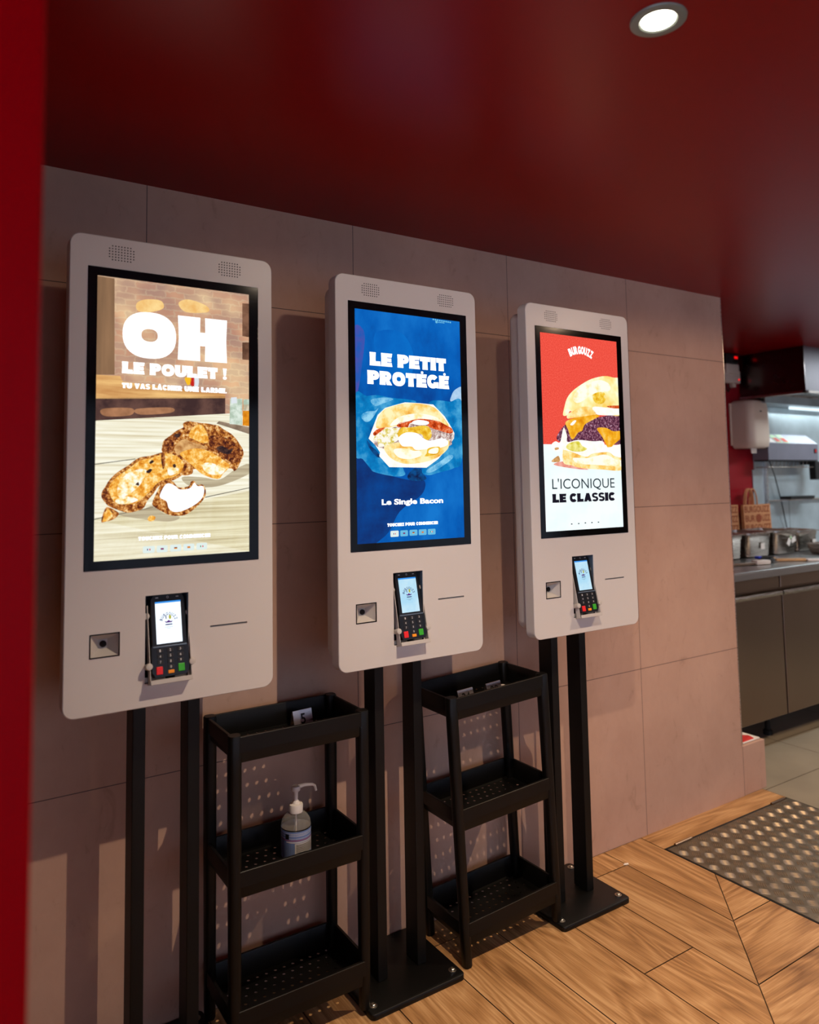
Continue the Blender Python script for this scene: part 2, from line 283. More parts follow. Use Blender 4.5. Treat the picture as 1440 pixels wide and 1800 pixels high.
def poster(bm, s, x0, x1, z0, z1, y, mi=0, gap=.05):
    gl = [glyph(c) for c in s]
    W = sum(g[0] for g in gl) + gap * (len(gl) - 1)
    sx, sz = (x1 - x0) / W, z1 - z0
    x = 0
    for w, polys in gl:
        for p in polys:
            flat(bm, [[(x0 + (x + a) * sx, z0 + b * sz) for a, b in p]], y, mi)
        x += w + gap

# ------------------------------------------------------------------ materials
def wall_mat():
    m, nt, b = new_mat('limestone_tile')
    tc = N(nt, 'ShaderNodeTexCoord')
    n1 = N(nt, 'ShaderNodeTexNoise', i_Scale=2.2, i_Detail=7., i_Roughness=.62)
    n2 = N(nt, 'ShaderNodeTexNoise', i_Scale=14., i_Detail=8., i_Roughness=.7, i_Distortion=1.2)
    nt.links.new(tc.outputs['Object'], n1.inputs['Vector']); 
    mp = N(nt, 'ShaderNodeMapping'); mp.inputs['Scale'].default_value = (1.6, 1, .8)
    nt.links.new(tc.outputs['Object'], mp.inputs['Vector']); nt.links.new(mp.outputs[0], n2.inputs['Vector'])
    r1 = ramp(nt, [(.3, lin((180, 144, 126))), (.7, lin((198, 162, 143)))])
    r2 = ramp(nt, [(.27, (.80, .78, .76, 1)), (.40, (.97, .97, .97, 1)), (.62, (1, 1, 1, 1)), (.75, (1.0, .99, .98, 1))])
    nt.links.new(n1.outputs['Fac'], r1.inputs['Fac']); nt.links.new(n2.outputs['Fac'], r2.inputs['Fac'])
    mu = N(nt, 'ShaderNodeMix', data_type='RGBA', blend_type='MULTIPLY'); mu.inputs['Factor'].default_value = 1
    nt.links.new(r1.outputs['Color'], mu.inputs['A']); nt.links.new(r2.outputs['Color'], mu.inputs['B'])
    sp = N(nt, 'ShaderNodeSeparateXYZ'); nt.links.new(tc.outputs['Object'], sp.inputs[0])
    def joint(out, off, step, w):
        a = N(nt, 'ShaderNodeMath', operation='SUBTRACT'); a.inputs[1].default_value = off - step / 2
        d = N(nt, 'ShaderNodeMath', operation='DIVIDE'); d.inputs[1].default_value = step
        f = N(nt, 'ShaderNodeMath', operation='FRACT'); s = N(nt, 'ShaderNodeMath', operation='SUBTRACT'); s.inputs[1].default_value = .5
        ab = N(nt, 'ShaderNodeMath', operation='ABSOLUTE'); g = N(nt, 'ShaderNodeMath', operation='LESS_THAN'); g.inputs[1].default_value = w / step
        nt.links.new(out, a.inputs[0])
        for p, q in ((a, d), (d, f), (f, s), (s, ab), (ab, g)): nt.links.new(p.outputs[0], q.inputs[0])
        return g
    gx = joint(sp.outputs['X'], .166, .603, .0011); gz = joint(sp.outputs['Z'], 1.789, .5973, .0011)
    mx = N(nt, 'ShaderNodeMath', operation='MAXIMUM'); nt.links.new(gx.outputs[0], mx.inputs[0]); nt.links.new(gz.outputs[0], mx.inputs[1])
    m3 = N(nt, 'ShaderNodeMix', data_type='RGBA'); nt.links.new(mx.outputs[0], m3.inputs['Factor'])
    nt.links.new(mu.outputs['Result'], m3.inputs['A']); m3.inputs['B'].default_value = lin((92, 74, 74))
    nt.links.new(m3.outputs['Result'], b.inputs['Base Color'])
    b.inputs['Roughness'].default_value = .62
    b.inputs['Specular IOR Level'].default_value = .3
    bp = N(nt, 'ShaderNodeBump', i_Strength=.12, i_Distance=.003); nt.links.new(n2.outputs['Fac'], bp.inputs['Height']); nt.links.new(bp.outputs['Normal'], b.inputs['Normal'])
    return m

def oak_mat(name, tones, rough=.42):
    m, nt, b = new_mat(name)
    uv = N(nt, 'ShaderNodeUVMap', uv_map='grain')
    def noise(sx, sy, **k):
        mp = N(nt, 'ShaderNodeMapping'); mp.inputs['Scale'].default_value = (sx, sy, 1)
        n = N(nt, 'ShaderNodeTexNoise', i_Scale=1., **k)
        nt.links.new(uv.outputs[0], mp.inputs['Vector']); nt.links.new(mp.outputs[0], n.inputs['Vector'])
        return n
    big = noise(2.2, 7, i_Detail=3., i_Distortion=.5)          # broad light and dark zones
    # cathedral figure: rings of a stretched noise field
    fig = noise(.9, 6.5, i_Detail=1.5, i_Distortion=.35)
    mu = N(nt, 'ShaderNodeMath', operation='MULTIPLY'); mu.inputs[1].default_value = 26
    fr = N(nt, 'ShaderNodeMath', operation='PINGPONG'); fr.inputs[1].default_value = 1
    nt.links.new(fig.outputs['Fac'], mu.inputs[0]); nt.links.new(mu.outputs[0], fr.inputs[0])
    fine = noise(7, 210, i_Detail=4., i_Roughness=.6)          # pores
    a1 = N(nt, 'ShaderNodeMix', data_type='FLOAT'); a1.inputs['Factor'].default_value = .22
    nt.links.new(big.outputs['Fac'], a1.inputs['A']); nt.links.new(fr.outputs[0], a1.inputs['B'])
    a2 = N(nt, 'ShaderNodeMix', data_type='FLOAT'); a2.inputs['Factor'].default_value = .42
    nt.links.new(a1.outputs['Result'], a2.inputs['A']); nt.links.new(fine.outputs['Fac'], a2.inputs['B'])
    r = ramp(nt, [(.34, lin(tones[0])), (.5, lin(tones[1])), (.64, lin(tones[2]))])
    nt.links.new(a2.outputs['Result'], r.inputs['Fac'])
    kn = N(nt, 'ShaderNodeTexVoronoi', feature='F1', i_Scale=2.1); nt.links.new(uv.outputs[0], kn.inputs['Vector'])
    kr = ramp(nt, [(.0, (.42, .34, .28, 1)), (.035, (.70, .64, .58, 1)), (.085, (1, 1, 1, 1))]); nt.links.new(kn.outputs['Distance'], kr.inputs['Fac'])
    km = N(nt, 'ShaderNodeMix', data_type='RGBA', blend_type='MULTIPLY'); km.inputs['Factor'].default_value = .8
    nt.links.new(r.outputs['Color'], km.inputs['A']); nt.links.new(kr.outputs['Color'], km.inputs['B'])
    at = N(nt, 'ShaderNodeAttribute', attribute_name='tone')
    hs = N(nt, 'ShaderNodeHueSaturation'); nt.links.new(km.outputs['Result'], hs.inputs['Color']); nt.links.new(at.outputs['Fac'], hs.inputs['Value'])
    nt.links.new(hs.outputs['Color'], b.inputs['Base Color'])
    b.inputs['Roughness'].default_value = rough; b.inputs['Specular IOR Level'].default_value = .3
    bp = N(nt, 'ShaderNodeBump', i_Strength=.12, i_Distance=.002); nt.links.new(fine.outputs['Fac'], bp.inputs['Height']); nt.links.new(bp.outputs['Normal'], b.inputs['Normal'])
    return m

def steel_mat(name, col, rough=.3, stretch=(1, 1, 60), dirt=0.):
    m, nt, b = new_mat(name)
    tc = N(nt, 'ShaderNodeTexCoord'); mp = N(nt, 'ShaderNodeMapping'); mp.inputs['Scale'].default_value = stretch
    no = N(nt, 'ShaderNodeTexNoise', i_Scale=9., i_Detail=4.)
    nt.links.new(tc.outputs['Object'], mp.inputs['Vector']); nt.links.new(mp.outputs[0], no.inputs['Vector'])
    r = ramp(nt, [(.3, (rough * .7,) * 3 + (1,)), (.7, (rough * 1.35,) * 3 + (1,))])
    nt.links.new(no.outputs['Fac'], r.inputs['Fac']); nt.links.new(r.outputs['Color'], b.inputs['Roughness'])
    b.inputs['Base Color'].default_value = lin(col); b.inputs['Metallic'].default_value = 1
    if dirt:
        n2 = N(nt, 'ShaderNodeTexNoise', i_Scale=7., i_Detail=7., i_Roughness=.7); nt.links.new(tc.outputs['Object'], n2.inputs['Vector'])
        r2 = ramp(nt, [(.38, lin(tuple(v * (1 - dirt) for v in col))), (.62, lin(col))])
        nt.links.new(n2.outputs['Fac'], r2.inputs['Fac']); nt.links.new(r2.outputs['Color'], b.inputs['Base Color'])
    return m

def brick_screen():
    """blurred restaurant wall shown on the first screen"""
    m = bpy.data.materials.new('picture_brick_wall'); m.use_nodes = True
    nt = m.node_tree; nt.nodes.clear()
    out = N(nt, 'ShaderNodeOutputMaterial'); em = N(nt, 'ShaderNodeEmission', i_Strength=1.0); nt.links.new(em.outputs[0], out.inputs[0])
    tc = N(nt, 'ShaderNodeTexCoord'); sp = N(nt, 'ShaderNodeSeparateXYZ'); cb = N(nt, 'ShaderNodeCombineXYZ')
    nt.links.new(tc.outputs['Object'], sp.inputs[0]); nt.links.new(sp.outputs['X'], cb.inputs['X']); nt.links.new(sp.outputs['Z'], cb.inputs['Y'])
    nz = N(nt, 'ShaderNodeTexNoise', i_Scale=70., i_Detail=2.); nt.links.new(cb.outputs[0], nz.inputs['Vector'])
    mxv = N(nt, 'ShaderNodeMix', data_type='VECTOR'); mxv.inputs['Factor'].default_value = .012
    nt.links.new(cb.outputs[0], mxv.inputs['A']); nt.links.new(nz.outputs['Color'], mxv.inputs['B'])
    br = N(nt, 'ShaderNodeTexBrick', i_Scale=1.0); br.inputs['Brick Width'].default_value = .042; br.inputs['Row Height'].default_value = .0135
    br.inputs['Mortar Size'].default_value = .0024; br.inputs['Mortar Smooth'].default_value = 1.0
    br.inputs['Color1'].default_value = lin((214, 156, 130)); br.inputs['Color2'].default_value = lin((176, 150, 140)); br.inputs['Mortar'].default_value = lin((212, 186, 160))
    nt.links.new(mxv.outputs['Result'], br.inputs['Vector'])
    n2 = N(nt, 'ShaderNodeTexNoise', i_Scale=11., i_Detail=2.); nt.links.new(cb.outputs[0], n2.inputs['Vector'])
    r = ramp(nt, [(.35, lin((164, 124, 104))), (.5, lin((200, 156, 120))), (.66, lin((252, 216, 160)))])
    nt.links.new(n2.outputs['Fac'], r.inputs['Fac'])
    mx = N(nt, 'ShaderNodeMix', data_type='RGBA'); mx.inputs['Factor'].default_value = .5
    nt.links.new(br.outputs['Color'], mx.inputs['A']); nt.links.new(r.outputs['Color'], mx.inputs['B'])
    nt.links.new(mx.outputs['Result'], em.inputs['Color'])
    return m

M = {}
M['wall'] = wall_mat()
M['red'] = plain('satin_red_paint', (126, 0, 2), .32, noise=.05, nscale=1.5, spec=.25)
M['redpart'] = plain('partition_red_paint', (136, 0, 8), .4, noise=.05, nscale=1.5, spec=.12)
M['redwall'] = plain('red_wall_paint', (140, 2, 20), .4)
M['oak'] = oak_mat('oak_look_plank', ((126, 88, 52), (174, 130, 84), (206, 164, 116)))
M['grout'] = plain('dark_grout', (84, 66, 46), .9)
M['ktile'] = plain('grey_stone_tile', (150, 140, 122), .4, noise=.12, nscale=4.)
M['white'] = plain('white_enamel', (206, 200, 196), .38, bump=.03, bscale=900)
M['black'] = plain('black_powder_coat', (11, 10, 9), .45, bump=.06, bscale=700, spec=.3)
M['plastic'] = plain('black_plastic', (9, 8, 7), .42, bump=.05, bscale=500, spec=.3)
M['glassblack'] = plain('black_glass', (5, 4, 5), .1, spec=.22)
M['hole'] = plain('dark_hole', (12, 8, 9), .9)
M['inner'] = plain('blue_grey_steel', (92, 108, 128), .45, metal=.4)
M['holder'] = plain('pale_grey_plastic', (186, 180, 174), .45)
M['termbody'] = plain('terminal_black', (14, 13, 15), .3)
M['key'] = plain('dark_key', (30, 29, 32), .5)
M['keyred'] = plain('red_key', (226, 30, 34), .45); M['keyyel'] = plain('yellow_key', (246, 150, 10), .45); M['keygrn'] = plain('green_key', (52, 170, 36), .45)
M['ink'] = plain('pale_ink', (205, 205, 205), .5); M['blackink'] = plain('black_ink', (14, 12, 14), .5)
M['zinc'] = plain('zinc_bolt', (190, 184, 172), .3, metal=1.)
M['steel'] = steel_mat('brushed_steel', (182, 174, 166), .27)
M['steelh'] = plain('satin_fridge_steel', (146, 126, 110), .3, metal=1., noise=.04, nscale=3.)
M['top'] = plain('worktop_steel', (188, 186, 184), .3, metal=1.)
M['grill'] = plain('satin_grill_steel', (124, 124, 136), .45, metal=.45, noise=.06)
M['hoodfront'] = plain('satin_hood_front', (112, 108, 114), .5, metal=.35, noise=.08)
M['hoodside'] = steel_mat('dark_hood_steel', (96, 86, 84), .22, (1, 1, 1))
M['backsteel'] = plain('greasy_steel', (170, 184, 190), .36, metal=.55, noise=.2, nscale=5.)
M['plate'] = plain('worn_tread_plate', (112, 100, 84), .5, metal=.6, noise=.35, nscale=26.)
M['platebar'] = plain('polished_tread', (168, 150, 126), .42, metal=.7, noise=.3, nscale=14.)
M['card'] = steel_mat('satin_card_steel', (206, 200, 204), .34, (1, 1, 40))
M['kraft'] = plain('kraft_paper', (190, 128, 82), .8, noise=.1, nscale=60)
M['kraftink'] = plain('brown_ink', (138, 62, 26), .8)
M['cream'] = plain('cream_plastic', (206, 188, 172), .35)
M['pump'] = plain('white_plastic', (228, 220, 212), .4)
def see_through(name, col, body, rough):
    m, nt, b = new_mat(name); b.inputs['Base Color'].default_value = lin(col); b.inputs['Roughness'].default_value = rough
    out = nt.nodes['Material Output']; tr = N(nt, 'ShaderNodeBsdfTransparent'); mx = N(nt, 'ShaderNodeMixShader'); lw = N(nt, 'ShaderNodeLayerWeight', i_Blend=.25)
    mp = N(nt, 'ShaderNodeMapRange'); mp.inputs['To Min'].default_value = body; mp.inputs['To Max'].default_value = body + .45
    nt.links.new(lw.outputs['Facing'], mp.inputs['Value']); nt.links.new(mp.outputs[0], mx.inputs[0])
    nt.links.new(tr.outputs[0], mx.inputs[1]); nt.links.new(b.outputs[0], mx.inputs[2]); nt.links.new(mx.outputs[0], out.inputs['Surface'])
    return m
M['clear'] = see_through('clear_plastic', (206, 200, 190), .12, .08)
M['gel'] = see_through('clear_gel', (190, 180, 165), .10, .1)
M['label'] = plain('blue_label', (118, 140, 190), .5); M['labelw'] = plain('white_label', (220, 216, 214), .5)
M['labelr'] = plain('red_label', (190, 60, 60), .5)
M['rim'] = plain('lamp_rim', (120, 128, 120), .4, metal=.3)
M['paper'] = plain('white_paper', (232, 226, 218), .7); M['redpaper'] = plain('red_paper', (196, 40, 32), .7); M['grnpaper'] = plain('green_paper', (190, 224, 178), .7)
M['lamp'] = glow('lamp_lens', [(0, (255, 244, 224))], 18.)
M['led'] = glow('red_led', [(0, (235, 20, 20))], 1.1)
M['tube'] = glow('lamp_tube', [(0, (225, 245, 255))], 1.3)
M['dark'] = plain('matt_black', (14, 12, 11), .7)
M['wood'] = plain('light_wood', (206, 164, 116), .6, noise=.1, nscale=40)
M['blue'] = plain('blue_plastic', (40, 60, 190), .4)
M['alu'] = steel_mat('aluminium_trim', (210, 200, 196), .3)
M['front'] = plain('beige_paint', (176, 160, 146), .7)
M['glass'] = plain('window_glass', (240, 245, 248), .02, trans=1., ior=1.05)
# picture colours of the lit screens
P = {}
P['brick'] = brick_screen()
P['col'] = glow('picture_post', [(.35, (104, 80, 60)), (.65, (160, 122, 90))], 1, 14, (1, 1, .1))
P['win'] = glow('picture_dark_pane', [(.4, (92, 62, 48)), (.6, (140, 100, 78))], 1, 20)
P['glow'] = glow('picture_lamp_glow', [(.35, (240, 186, 110)), (.6, (255, 220, 150))], 1, 30)
P['bench'] = glow('picture_counter', [(.35, (186, 120, 66)), (.6, (246, 200, 130))], 1, 16, (.2, 1, 2))
P['under'] = glow('picture_shade', [(.4, (66, 46, 46)), (.6, (104, 74, 66))], 1, 18)
P['stool'] = glow('picture_stool', [(.4, (150, 104, 74)), (.6, (186, 132, 96))], 1, 20)
P['yel'] = glow('picture_yellow', [(0, (250, 190, 40))]); P['redp'] = glow('picture_red', [(0, (200, 40, 34))]); P['pale'] = glow('picture_pale', [(0, (226, 232, 238))])
P['table'] = glow('picture_table', [(.3, (206, 192, 158)), (.46, (234, 228, 202)), (.62, (250, 248, 232))], 1.08, 9, (.35, 1, 16), 8)
P['tshade'] = glow('picture_table_shade', [(.35, (166, 148, 120)), (.65, (212, 200, 168))], 1, 9, (.35, 1, 14), 8)
P['gap'] = glow('picture_table_gap', [(0, (92, 88, 76))])
P['traym'] = glow('picture_tray', [(.4, (130, 110, 92)), (.6, (168, 146, 124))], 1, 30)
P['jarw'] = glow('picture_jar', [(.4, (176, 196, 176)), (.6, (226, 238, 226))], 1, 60); P['jaro'] = glow('picture_orange_jar', [(.4, (206, 120, 20)), (.6, (244, 160, 40))], 1, 60)
P['chickd'] = glow('picture_dark_crust', [(.34, (48, 18, 22)), (.45, (128, 60, 28)), (.53, (214, 138, 60)), (.61, (252, 214, 150)), (.70, (255, 246, 222))], 1, 105, (1, 1, 1), 8, .75)
P['crust2'] = glow('picture_burnt_crust', [(.36, (40, 16, 26)), (.48, (104, 48, 30)), (.57, (190, 112, 50)), (.68, (250, 214, 160))], 1, 115, (1, 1, 1), 8, .75)
P['table2'] = glow('picture_table_front', [(.3, (176, 158, 112)), (.46, (212, 198, 152)), (.62, (238, 230, 190))], 1.02, 8, (.35, 1, 18), 8)
P['chick'] = glow('picture_gold_crust', [(.28, (146, 70, 22)), (.40, (222, 136, 34)), (.52, (250, 190, 84)), (.62, (255, 236, 176)), (.74, (255, 252, 236))], 1.05, 80, (1, 1, 1), 8, .7)
P['tan'] = glow('picture_tan_meat', [(.35, (176, 116, 62)), (.6, (236, 186, 122))], 1, 60)
P['char'] = glow('picture_char', [(.4, (40, 28, 34)), (.65, (96, 66, 56))], 1, 90)
P['flesh'] = glow('picture_pale_crust', [(.36, (236, 164, 62)), (.46, (255, 226, 150)), (.55, (255, 252, 236))], 1.05, 70)
P['white'] = glow('picture_white', [(0, (255, 255, 255))], 1.15)
P['text'] = glow('picture_lettering', [(0, (255, 255, 255))], 1.5)
P['denim'] = glow('picture_denim', [(.3, (12, 62, 142)), (.5, (10, 96, 186)), (.7, (24, 120, 208))], 1, 7, (1, 1, .6), 6)
P['denimd'] = glow('picture_dark_denim', [(.35, (20, 44, 104)), (.65, (14, 72, 150))], 1, 9)
P['deniml'] = glow('picture_light_denim', [(.3, (10, 92, 184)), (.7, (14, 118, 208))], 1, 8)
P['glove'] = glow('picture_glove', [(.3, (10, 78, 150)), (.5, (14, 128, 196)), (.68, (84, 178, 224))], 1, 16, (1, 1, 1), 4)
P['gloved'] = glow('picture_dark_glove', [(.38, (20, 30, 70)), (.6, (16, 84, 150))], 1, 50)
P['gloveh'] = glow('picture_glove_shine', [(.35, (40, 150, 210)), (.6, (150, 214, 244))], 1, 45)
P['sleeve'] = glow('picture_sleeve', [(.35, (130, 180, 226)), (.65, (206, 230, 250))], 1, 24); P['violet'] = glow('picture_violet', [(.4, (80, 80, 170)), (.6, (40, 90, 180))], 1, 20)
P['wrap'] = glow('picture_wrap', [(.35, (248, 240, 226)), (.6, (255, 254, 250))], 1.1, 40)
P['patty'] = glow('picture_filling', [(.35, (110, 70, 80)), (.5, (200, 170, 160)), (.62, (250, 244, 240))], 1, 110, (1, 1, 1), 6, .7)
P['patty3'] = glow('picture_patty', [(.32, (34, 10, 26)), (.47, (86, 40, 66)), (.56, (150, 90, 110)), (.66, (226, 206, 226))], 1, 120, (1, 1, 1), 6, .75)
P['bun'] = glow('picture_bun', [(.32, (230, 156, 46)), (.46, (252, 208, 112)), (.58, (255, 240, 184))], 1.06, 26, (1, 1, 1), 5)
P['bunl'] = glow('picture_bun_shine', [(.36, (255, 226, 150)), (.5, (255, 250, 232))], 1.1, 24)
P['bun3'] = glow('picture_glossy_bun', [(.32, (250, 206, 96)), (.46, (255, 240, 168)), (.58, (250, 255, 226))], 1.05, 12, (1, 1, 1), 3)
P['bacon'] = glow('picture_bacon', [(.36, (150, 40, 14)), (.5, (222, 84, 30)), (.66, (250, 160, 110))], 1, 80)
P['veg'] = glow('picture_salad', [(.36, (176, 150, 30)), (.46, (236, 220, 120)), (.54, (255, 252, 240))], 1, 70)
P['yolk'] = glow('picture_yolk', [(.36, (224, 160, 20)), (.55, (250, 210, 70)), (.68, (255, 244, 190))], 1, 50)
P['cheese'] = glow('picture_cheese', [(.34, (222, 130, 10)), (.52, (250, 180, 36)), (.68, (255, 220, 120))], 1, 26)
P['pickle'] = glow('picture_pickle', [(.38, (214, 200, 40)), (.56, (250, 240, 150))], 1, 40)
P['whitet'] = glow('picture_white_table', [(.4, (236, 250, 252)), (.6, (246, 255, 255))], 1.05, 8); P['pinks'] = glow('picture_pink_shade', [(.4, (230, 120, 96)), (.6, (250, 190, 176))], 1, 20)
P['redbg'] = glow('picture_red_backdrop', [(.3, (216, 52, 46)), (.5, (242, 82, 66)), (.7, (255, 120, 102))], 1, 260, (1, 1, 1), 8, .8)
P['inkd'] = glow('picture_dark_lettering', [(0, (34, 30, 44))], .8); P['inkt'] = glow('picture_grey_lettering', [(0, (52, 66, 74))], .8)
P['btn'] = glow('picture_button', [(0, (226, 240, 236))], 1.0); P['btnb'] = glow('picture_blue_button', [(0, (110, 190, 226))], 1.0)
P['flagb'] = glow('flag_blue', [(0, (30, 50, 130))]); P['flagr'] = glow('flag_red', [(0, (206, 40, 50))]); P['flagk'] = glow('flag_black', [(0, (20, 20, 20))]); P['flagy'] = glow('flag_yellow', [(0, (244, 190, 40))]); P['flagw'] = glow('flag_white', [(0, (250, 250, 250))]); P['flagg'] = glow('flag_green', [(0, (30, 130, 70))])
P['tscr'] = glow('terminal_screen_white', [(0, (236, 246, 255))], 1.25); P['tscrb'] = glow('terminal_screen_blue', [(.4, (176, 222, 246)), (.6, (206, 236, 250))], 1.0, 14)
P['tband'] = glow('terminal_blue_band', [(0, (60, 150, 240))], 1.0); P['navy'] = glow('logo_navy', [(0, (40, 46, 110))], .9); P['purple'] = glow('logo_purple', [(0, (92, 40, 130))], .9); P['lime'] = glow('logo_gold', [(0, (190, 190, 60))], .9)

# ------------------------------------------------------------------ the setting
WY, ZC, XE = .264, 2.068, 2.572
YB = 1.15                                    # kitchen's rear wall
XL, XR, YF = -2.0, 6.2, -4.2
for k_ in ('red', 'redpart', 'redwall'): M[k_].node_tree.nodes['Principled BSDF'].inputs['Specular Tint'].default_value = (1, .42, .45, 1)
def struct(name, bm, m, parent=None, **k):
    return tag(ob(name, bm, m, parent, **k), kind='structure')

bm = BM(); add_box(bm, XL, XE, WY, WY + .14, 0, ZC); struct('wall_back', bm, M['wall'])
bm = BM(); add_box(bm, XL - .1, XR + .1, YF - .1, YB + .1, ZC, ZC + .1); struct('ceiling', bm, M['red'])
# rear kitchen wall: red paint, then a lining of greasy steel sheets standing on it
bm = BM(); add_box(bm, XE - .3, XR + .1, YB, YB + .1, 0, ZC); struct('wall_kitchen', bm, M['redwall'])
bm = BM(); add_box(bm, XR, XR + .1, YF, YB, 0, ZC); struct('wall_right', bm, M['front'])
bm = BM()
for a in ((XL, -1.6, 0, ZC), (5.6, XR, 0, ZC), (-1.6, 5.6, 0, .2), (-1.6, 5.6, 1.98, ZC)): add_box(bm, a[0], a[1], YF - .1, YF, a[2], a[3])
struct('wall_front', bm, M['front'])
bm = BM()
for a in ((-1.6, -1.55), (.75, .81), (3.15, 3.21), (5.55, 5.6)): add_box(bm, a[0], a[1], YF - .08, YF - .02, .2, 1.98)
add_box(bm, -1.6, 5.6, YF - .08, YF - .02, .2, .25); add_box(bm, -1.6, 5.6, YF - .08, YF - .02, 1.94, 1.98)
wf = struct('added_window_2', bm, M['dark'])  # unseen shop-front window, added to bring in fill daylight
bm = BM(); add_box(bm, -1.6, 5.6, YF - .055, YF - .045, .2, 1.98); struct('added_window_pane', bm, M['glass'], wf)
# left wall out of view, with a window added for the cool side light
WA, WB = -4.0, -1.25
bm = BM()
for a in ((YF, WA, 0, ZC), (WB, WY, 0, ZC), (WA, WB, 0, .2), (WA, WB, 1.98, ZC)): add_box(bm, XL - .1, XL, a[0], a[1], a[2], a[3])
struct('wall_left', bm, M['front'])
bm = BM()
for a in ((WA, WA + .05), ((WA + WB) / 2 - .03, (WA + WB) / 2 + .03), (WB - .05, WB)): add_box(bm, XL - .08, XL - .02, a[0], a[1], .2, 1.98)
add_box(bm, XL - .08, XL - .02, WA, WB, .2, .25); add_box(bm, XL - .08, XL - .02, WA, WB, 1.94, 1.98)
wf = struct('added_window_1', bm, M['dark'])
bm = BM(); add_box(bm, XL - .055, XL - .045, WA, WB, .2, 1.98); struct('added_window_pane', bm, M['glass'], wf)
# red partition end close to the photographer
bm = BM(); add_box(bm, -1.6, -.223, -.97, -.85, 0, ZC, bev=.004); struct('wall_partition', bm, M['redpart'])
# low tiled upstand and metal corner trim at the end of the kiosk wall
bm = BM(); add_box(bm, XE, 2.733, WY, WY + .12, 0, .196, bev=.002); struct('trim_1', bm, M['wall'])
bm = BM(); add_box(bm, XE, XE + .004, WY - .002, WY + .14, 0.2, ZC); struct('trim_2', bm, M['alu'])

# floor: mitred oak-look planks, grey tile in the kitchen, one mesh
bm = BM(); uvl = bm.loops.layers.uv.new('grain'); tl = bm.faces.layers.float.new('tone')
def hclip(p, a, b, c):                       # keep a*x + b*y <= c
    o = []
    for i in range(len(p)):
        q, r = p[i - 1], p[i]; dq, dr = a * q[0] + b * q[1] - c, a * r[0] + b * r[1] - c
        if dr <= 0:
            if dq > 0: o.append((q[0] + (r[0] - q[0]) * dq / (dq - dr), q[1] + (r[1] - q[1]) * dq / (dq - dr)))
            o.append(r)
        elif dq <= 0: o.append((q[0] + (r[0] - q[0]) * dq / (dq - dr), q[1] + (r[1] - q[1]) * dq / (dq - dr)))
    return o
def plank(p, along, mi=0, z=0.):
    if len(p) < 3: return
    f = bm.faces.new([bm.verts.new((x, y, z)) for x, y in p]); f.material_index = mi
    if f.calc_area() < 1e-7: bm.faces.remove(f); return
    if f.normal.z < 0: f.normal_flip()
    f[tl] = random.uniform(.9, 1.1); ox, oy = random.uniform(0, 9), random.uniform(0, 9)
    for l in f.loops:
        x, y = l.vert.co.x, l.vert.co.y
        l[uvl].uv = ((y + ox, x + oy) if along == 'y' else (x + ox, y + oy))
G = .0016; D = 1.973
HX0, HX1, HY0, HY1 = 1.937, 2.698, -.66, .162
for i in range(-18, 3):
    x0, x1 = 1.339 + .203 * i, 1.339 + .203 * (i + 1)
    cuts = [-4.2] + sorted({-.237 + 1.2 * k + (i % 3) * .4 for k in range(-4, 2)}) + [WY]
    if i == 2: x1 = HX0
    cuts = [c for c in cuts if -4.2 <= c <= WY]
    for a, b in zip(cuts, cuts[1:]):
        p = [(x0 + G, a + G), (x1 - G, a + G), (x1 - G, b - G), (x0 + G, b - G)]
        plank(hclip(p, 1, -1, D - G * 1.4), 'y')
for k in range(0, 22):
    y1 = -.023 - .2015 * k; y0 = y1 - .2015
    for xa, xb in ((-2, 2.7), ):
        p = [(xa + G, y0 + G), (xb - G, y0 + G), (xb - G, y1 - G), (xa + G, y1 - G)]
        p = hclip(p, -1, 1, -D - G * 1.4)
        if y0 > HY0: p = hclip(p, 1, 0, HX0 - G)
        elif y1 > HY0:
            plank([(HX0 + G, y0 + G), (xb - G, y0 + G), (xb - G, HY0 - G), (HX0 + G, HY0 - G)], 'x'); p = hclip(p, 1, 0, HX0 - G)
        plank(p, 'x')
plank([(HX0 + G, HY1 + G), (2.70, HY1 + G), (2.70, WY), (HX0 + G, WY)], 'x')
for i in range(0, 6):                        # kitchen tiles
    for j in range(0, 10):
        x0, y0 = 2.70 + .6 * i, YB - .3 * (j + 1) - .0
        plank([(x0 + G, y0 + G), (min(XR, x0 + .6) - G, y0 + G), (min(XR, x0 + .6) - G, y0 + .3 - G), (x0 + G, y0 + .3 - G)], 'x', 1)
plank([(XE - .3, WY), (2.70, WY), (2.70, YB), (XE - .3, YB)], 'x', 1)
f = bm.faces.new([bm.verts.new(v) for v in ((XL, YF, -.003), (XR, YF, -.003), (XR, YB, -.003), (XL, YB, -.003))]); f.material_index = 2
fo = tag(ob('floor', bm, [M['oak'], M['ktile'], M['grout']], smooth='keep'), kind='structure')
for p in fo.data.polygons: p.use_smooth = False

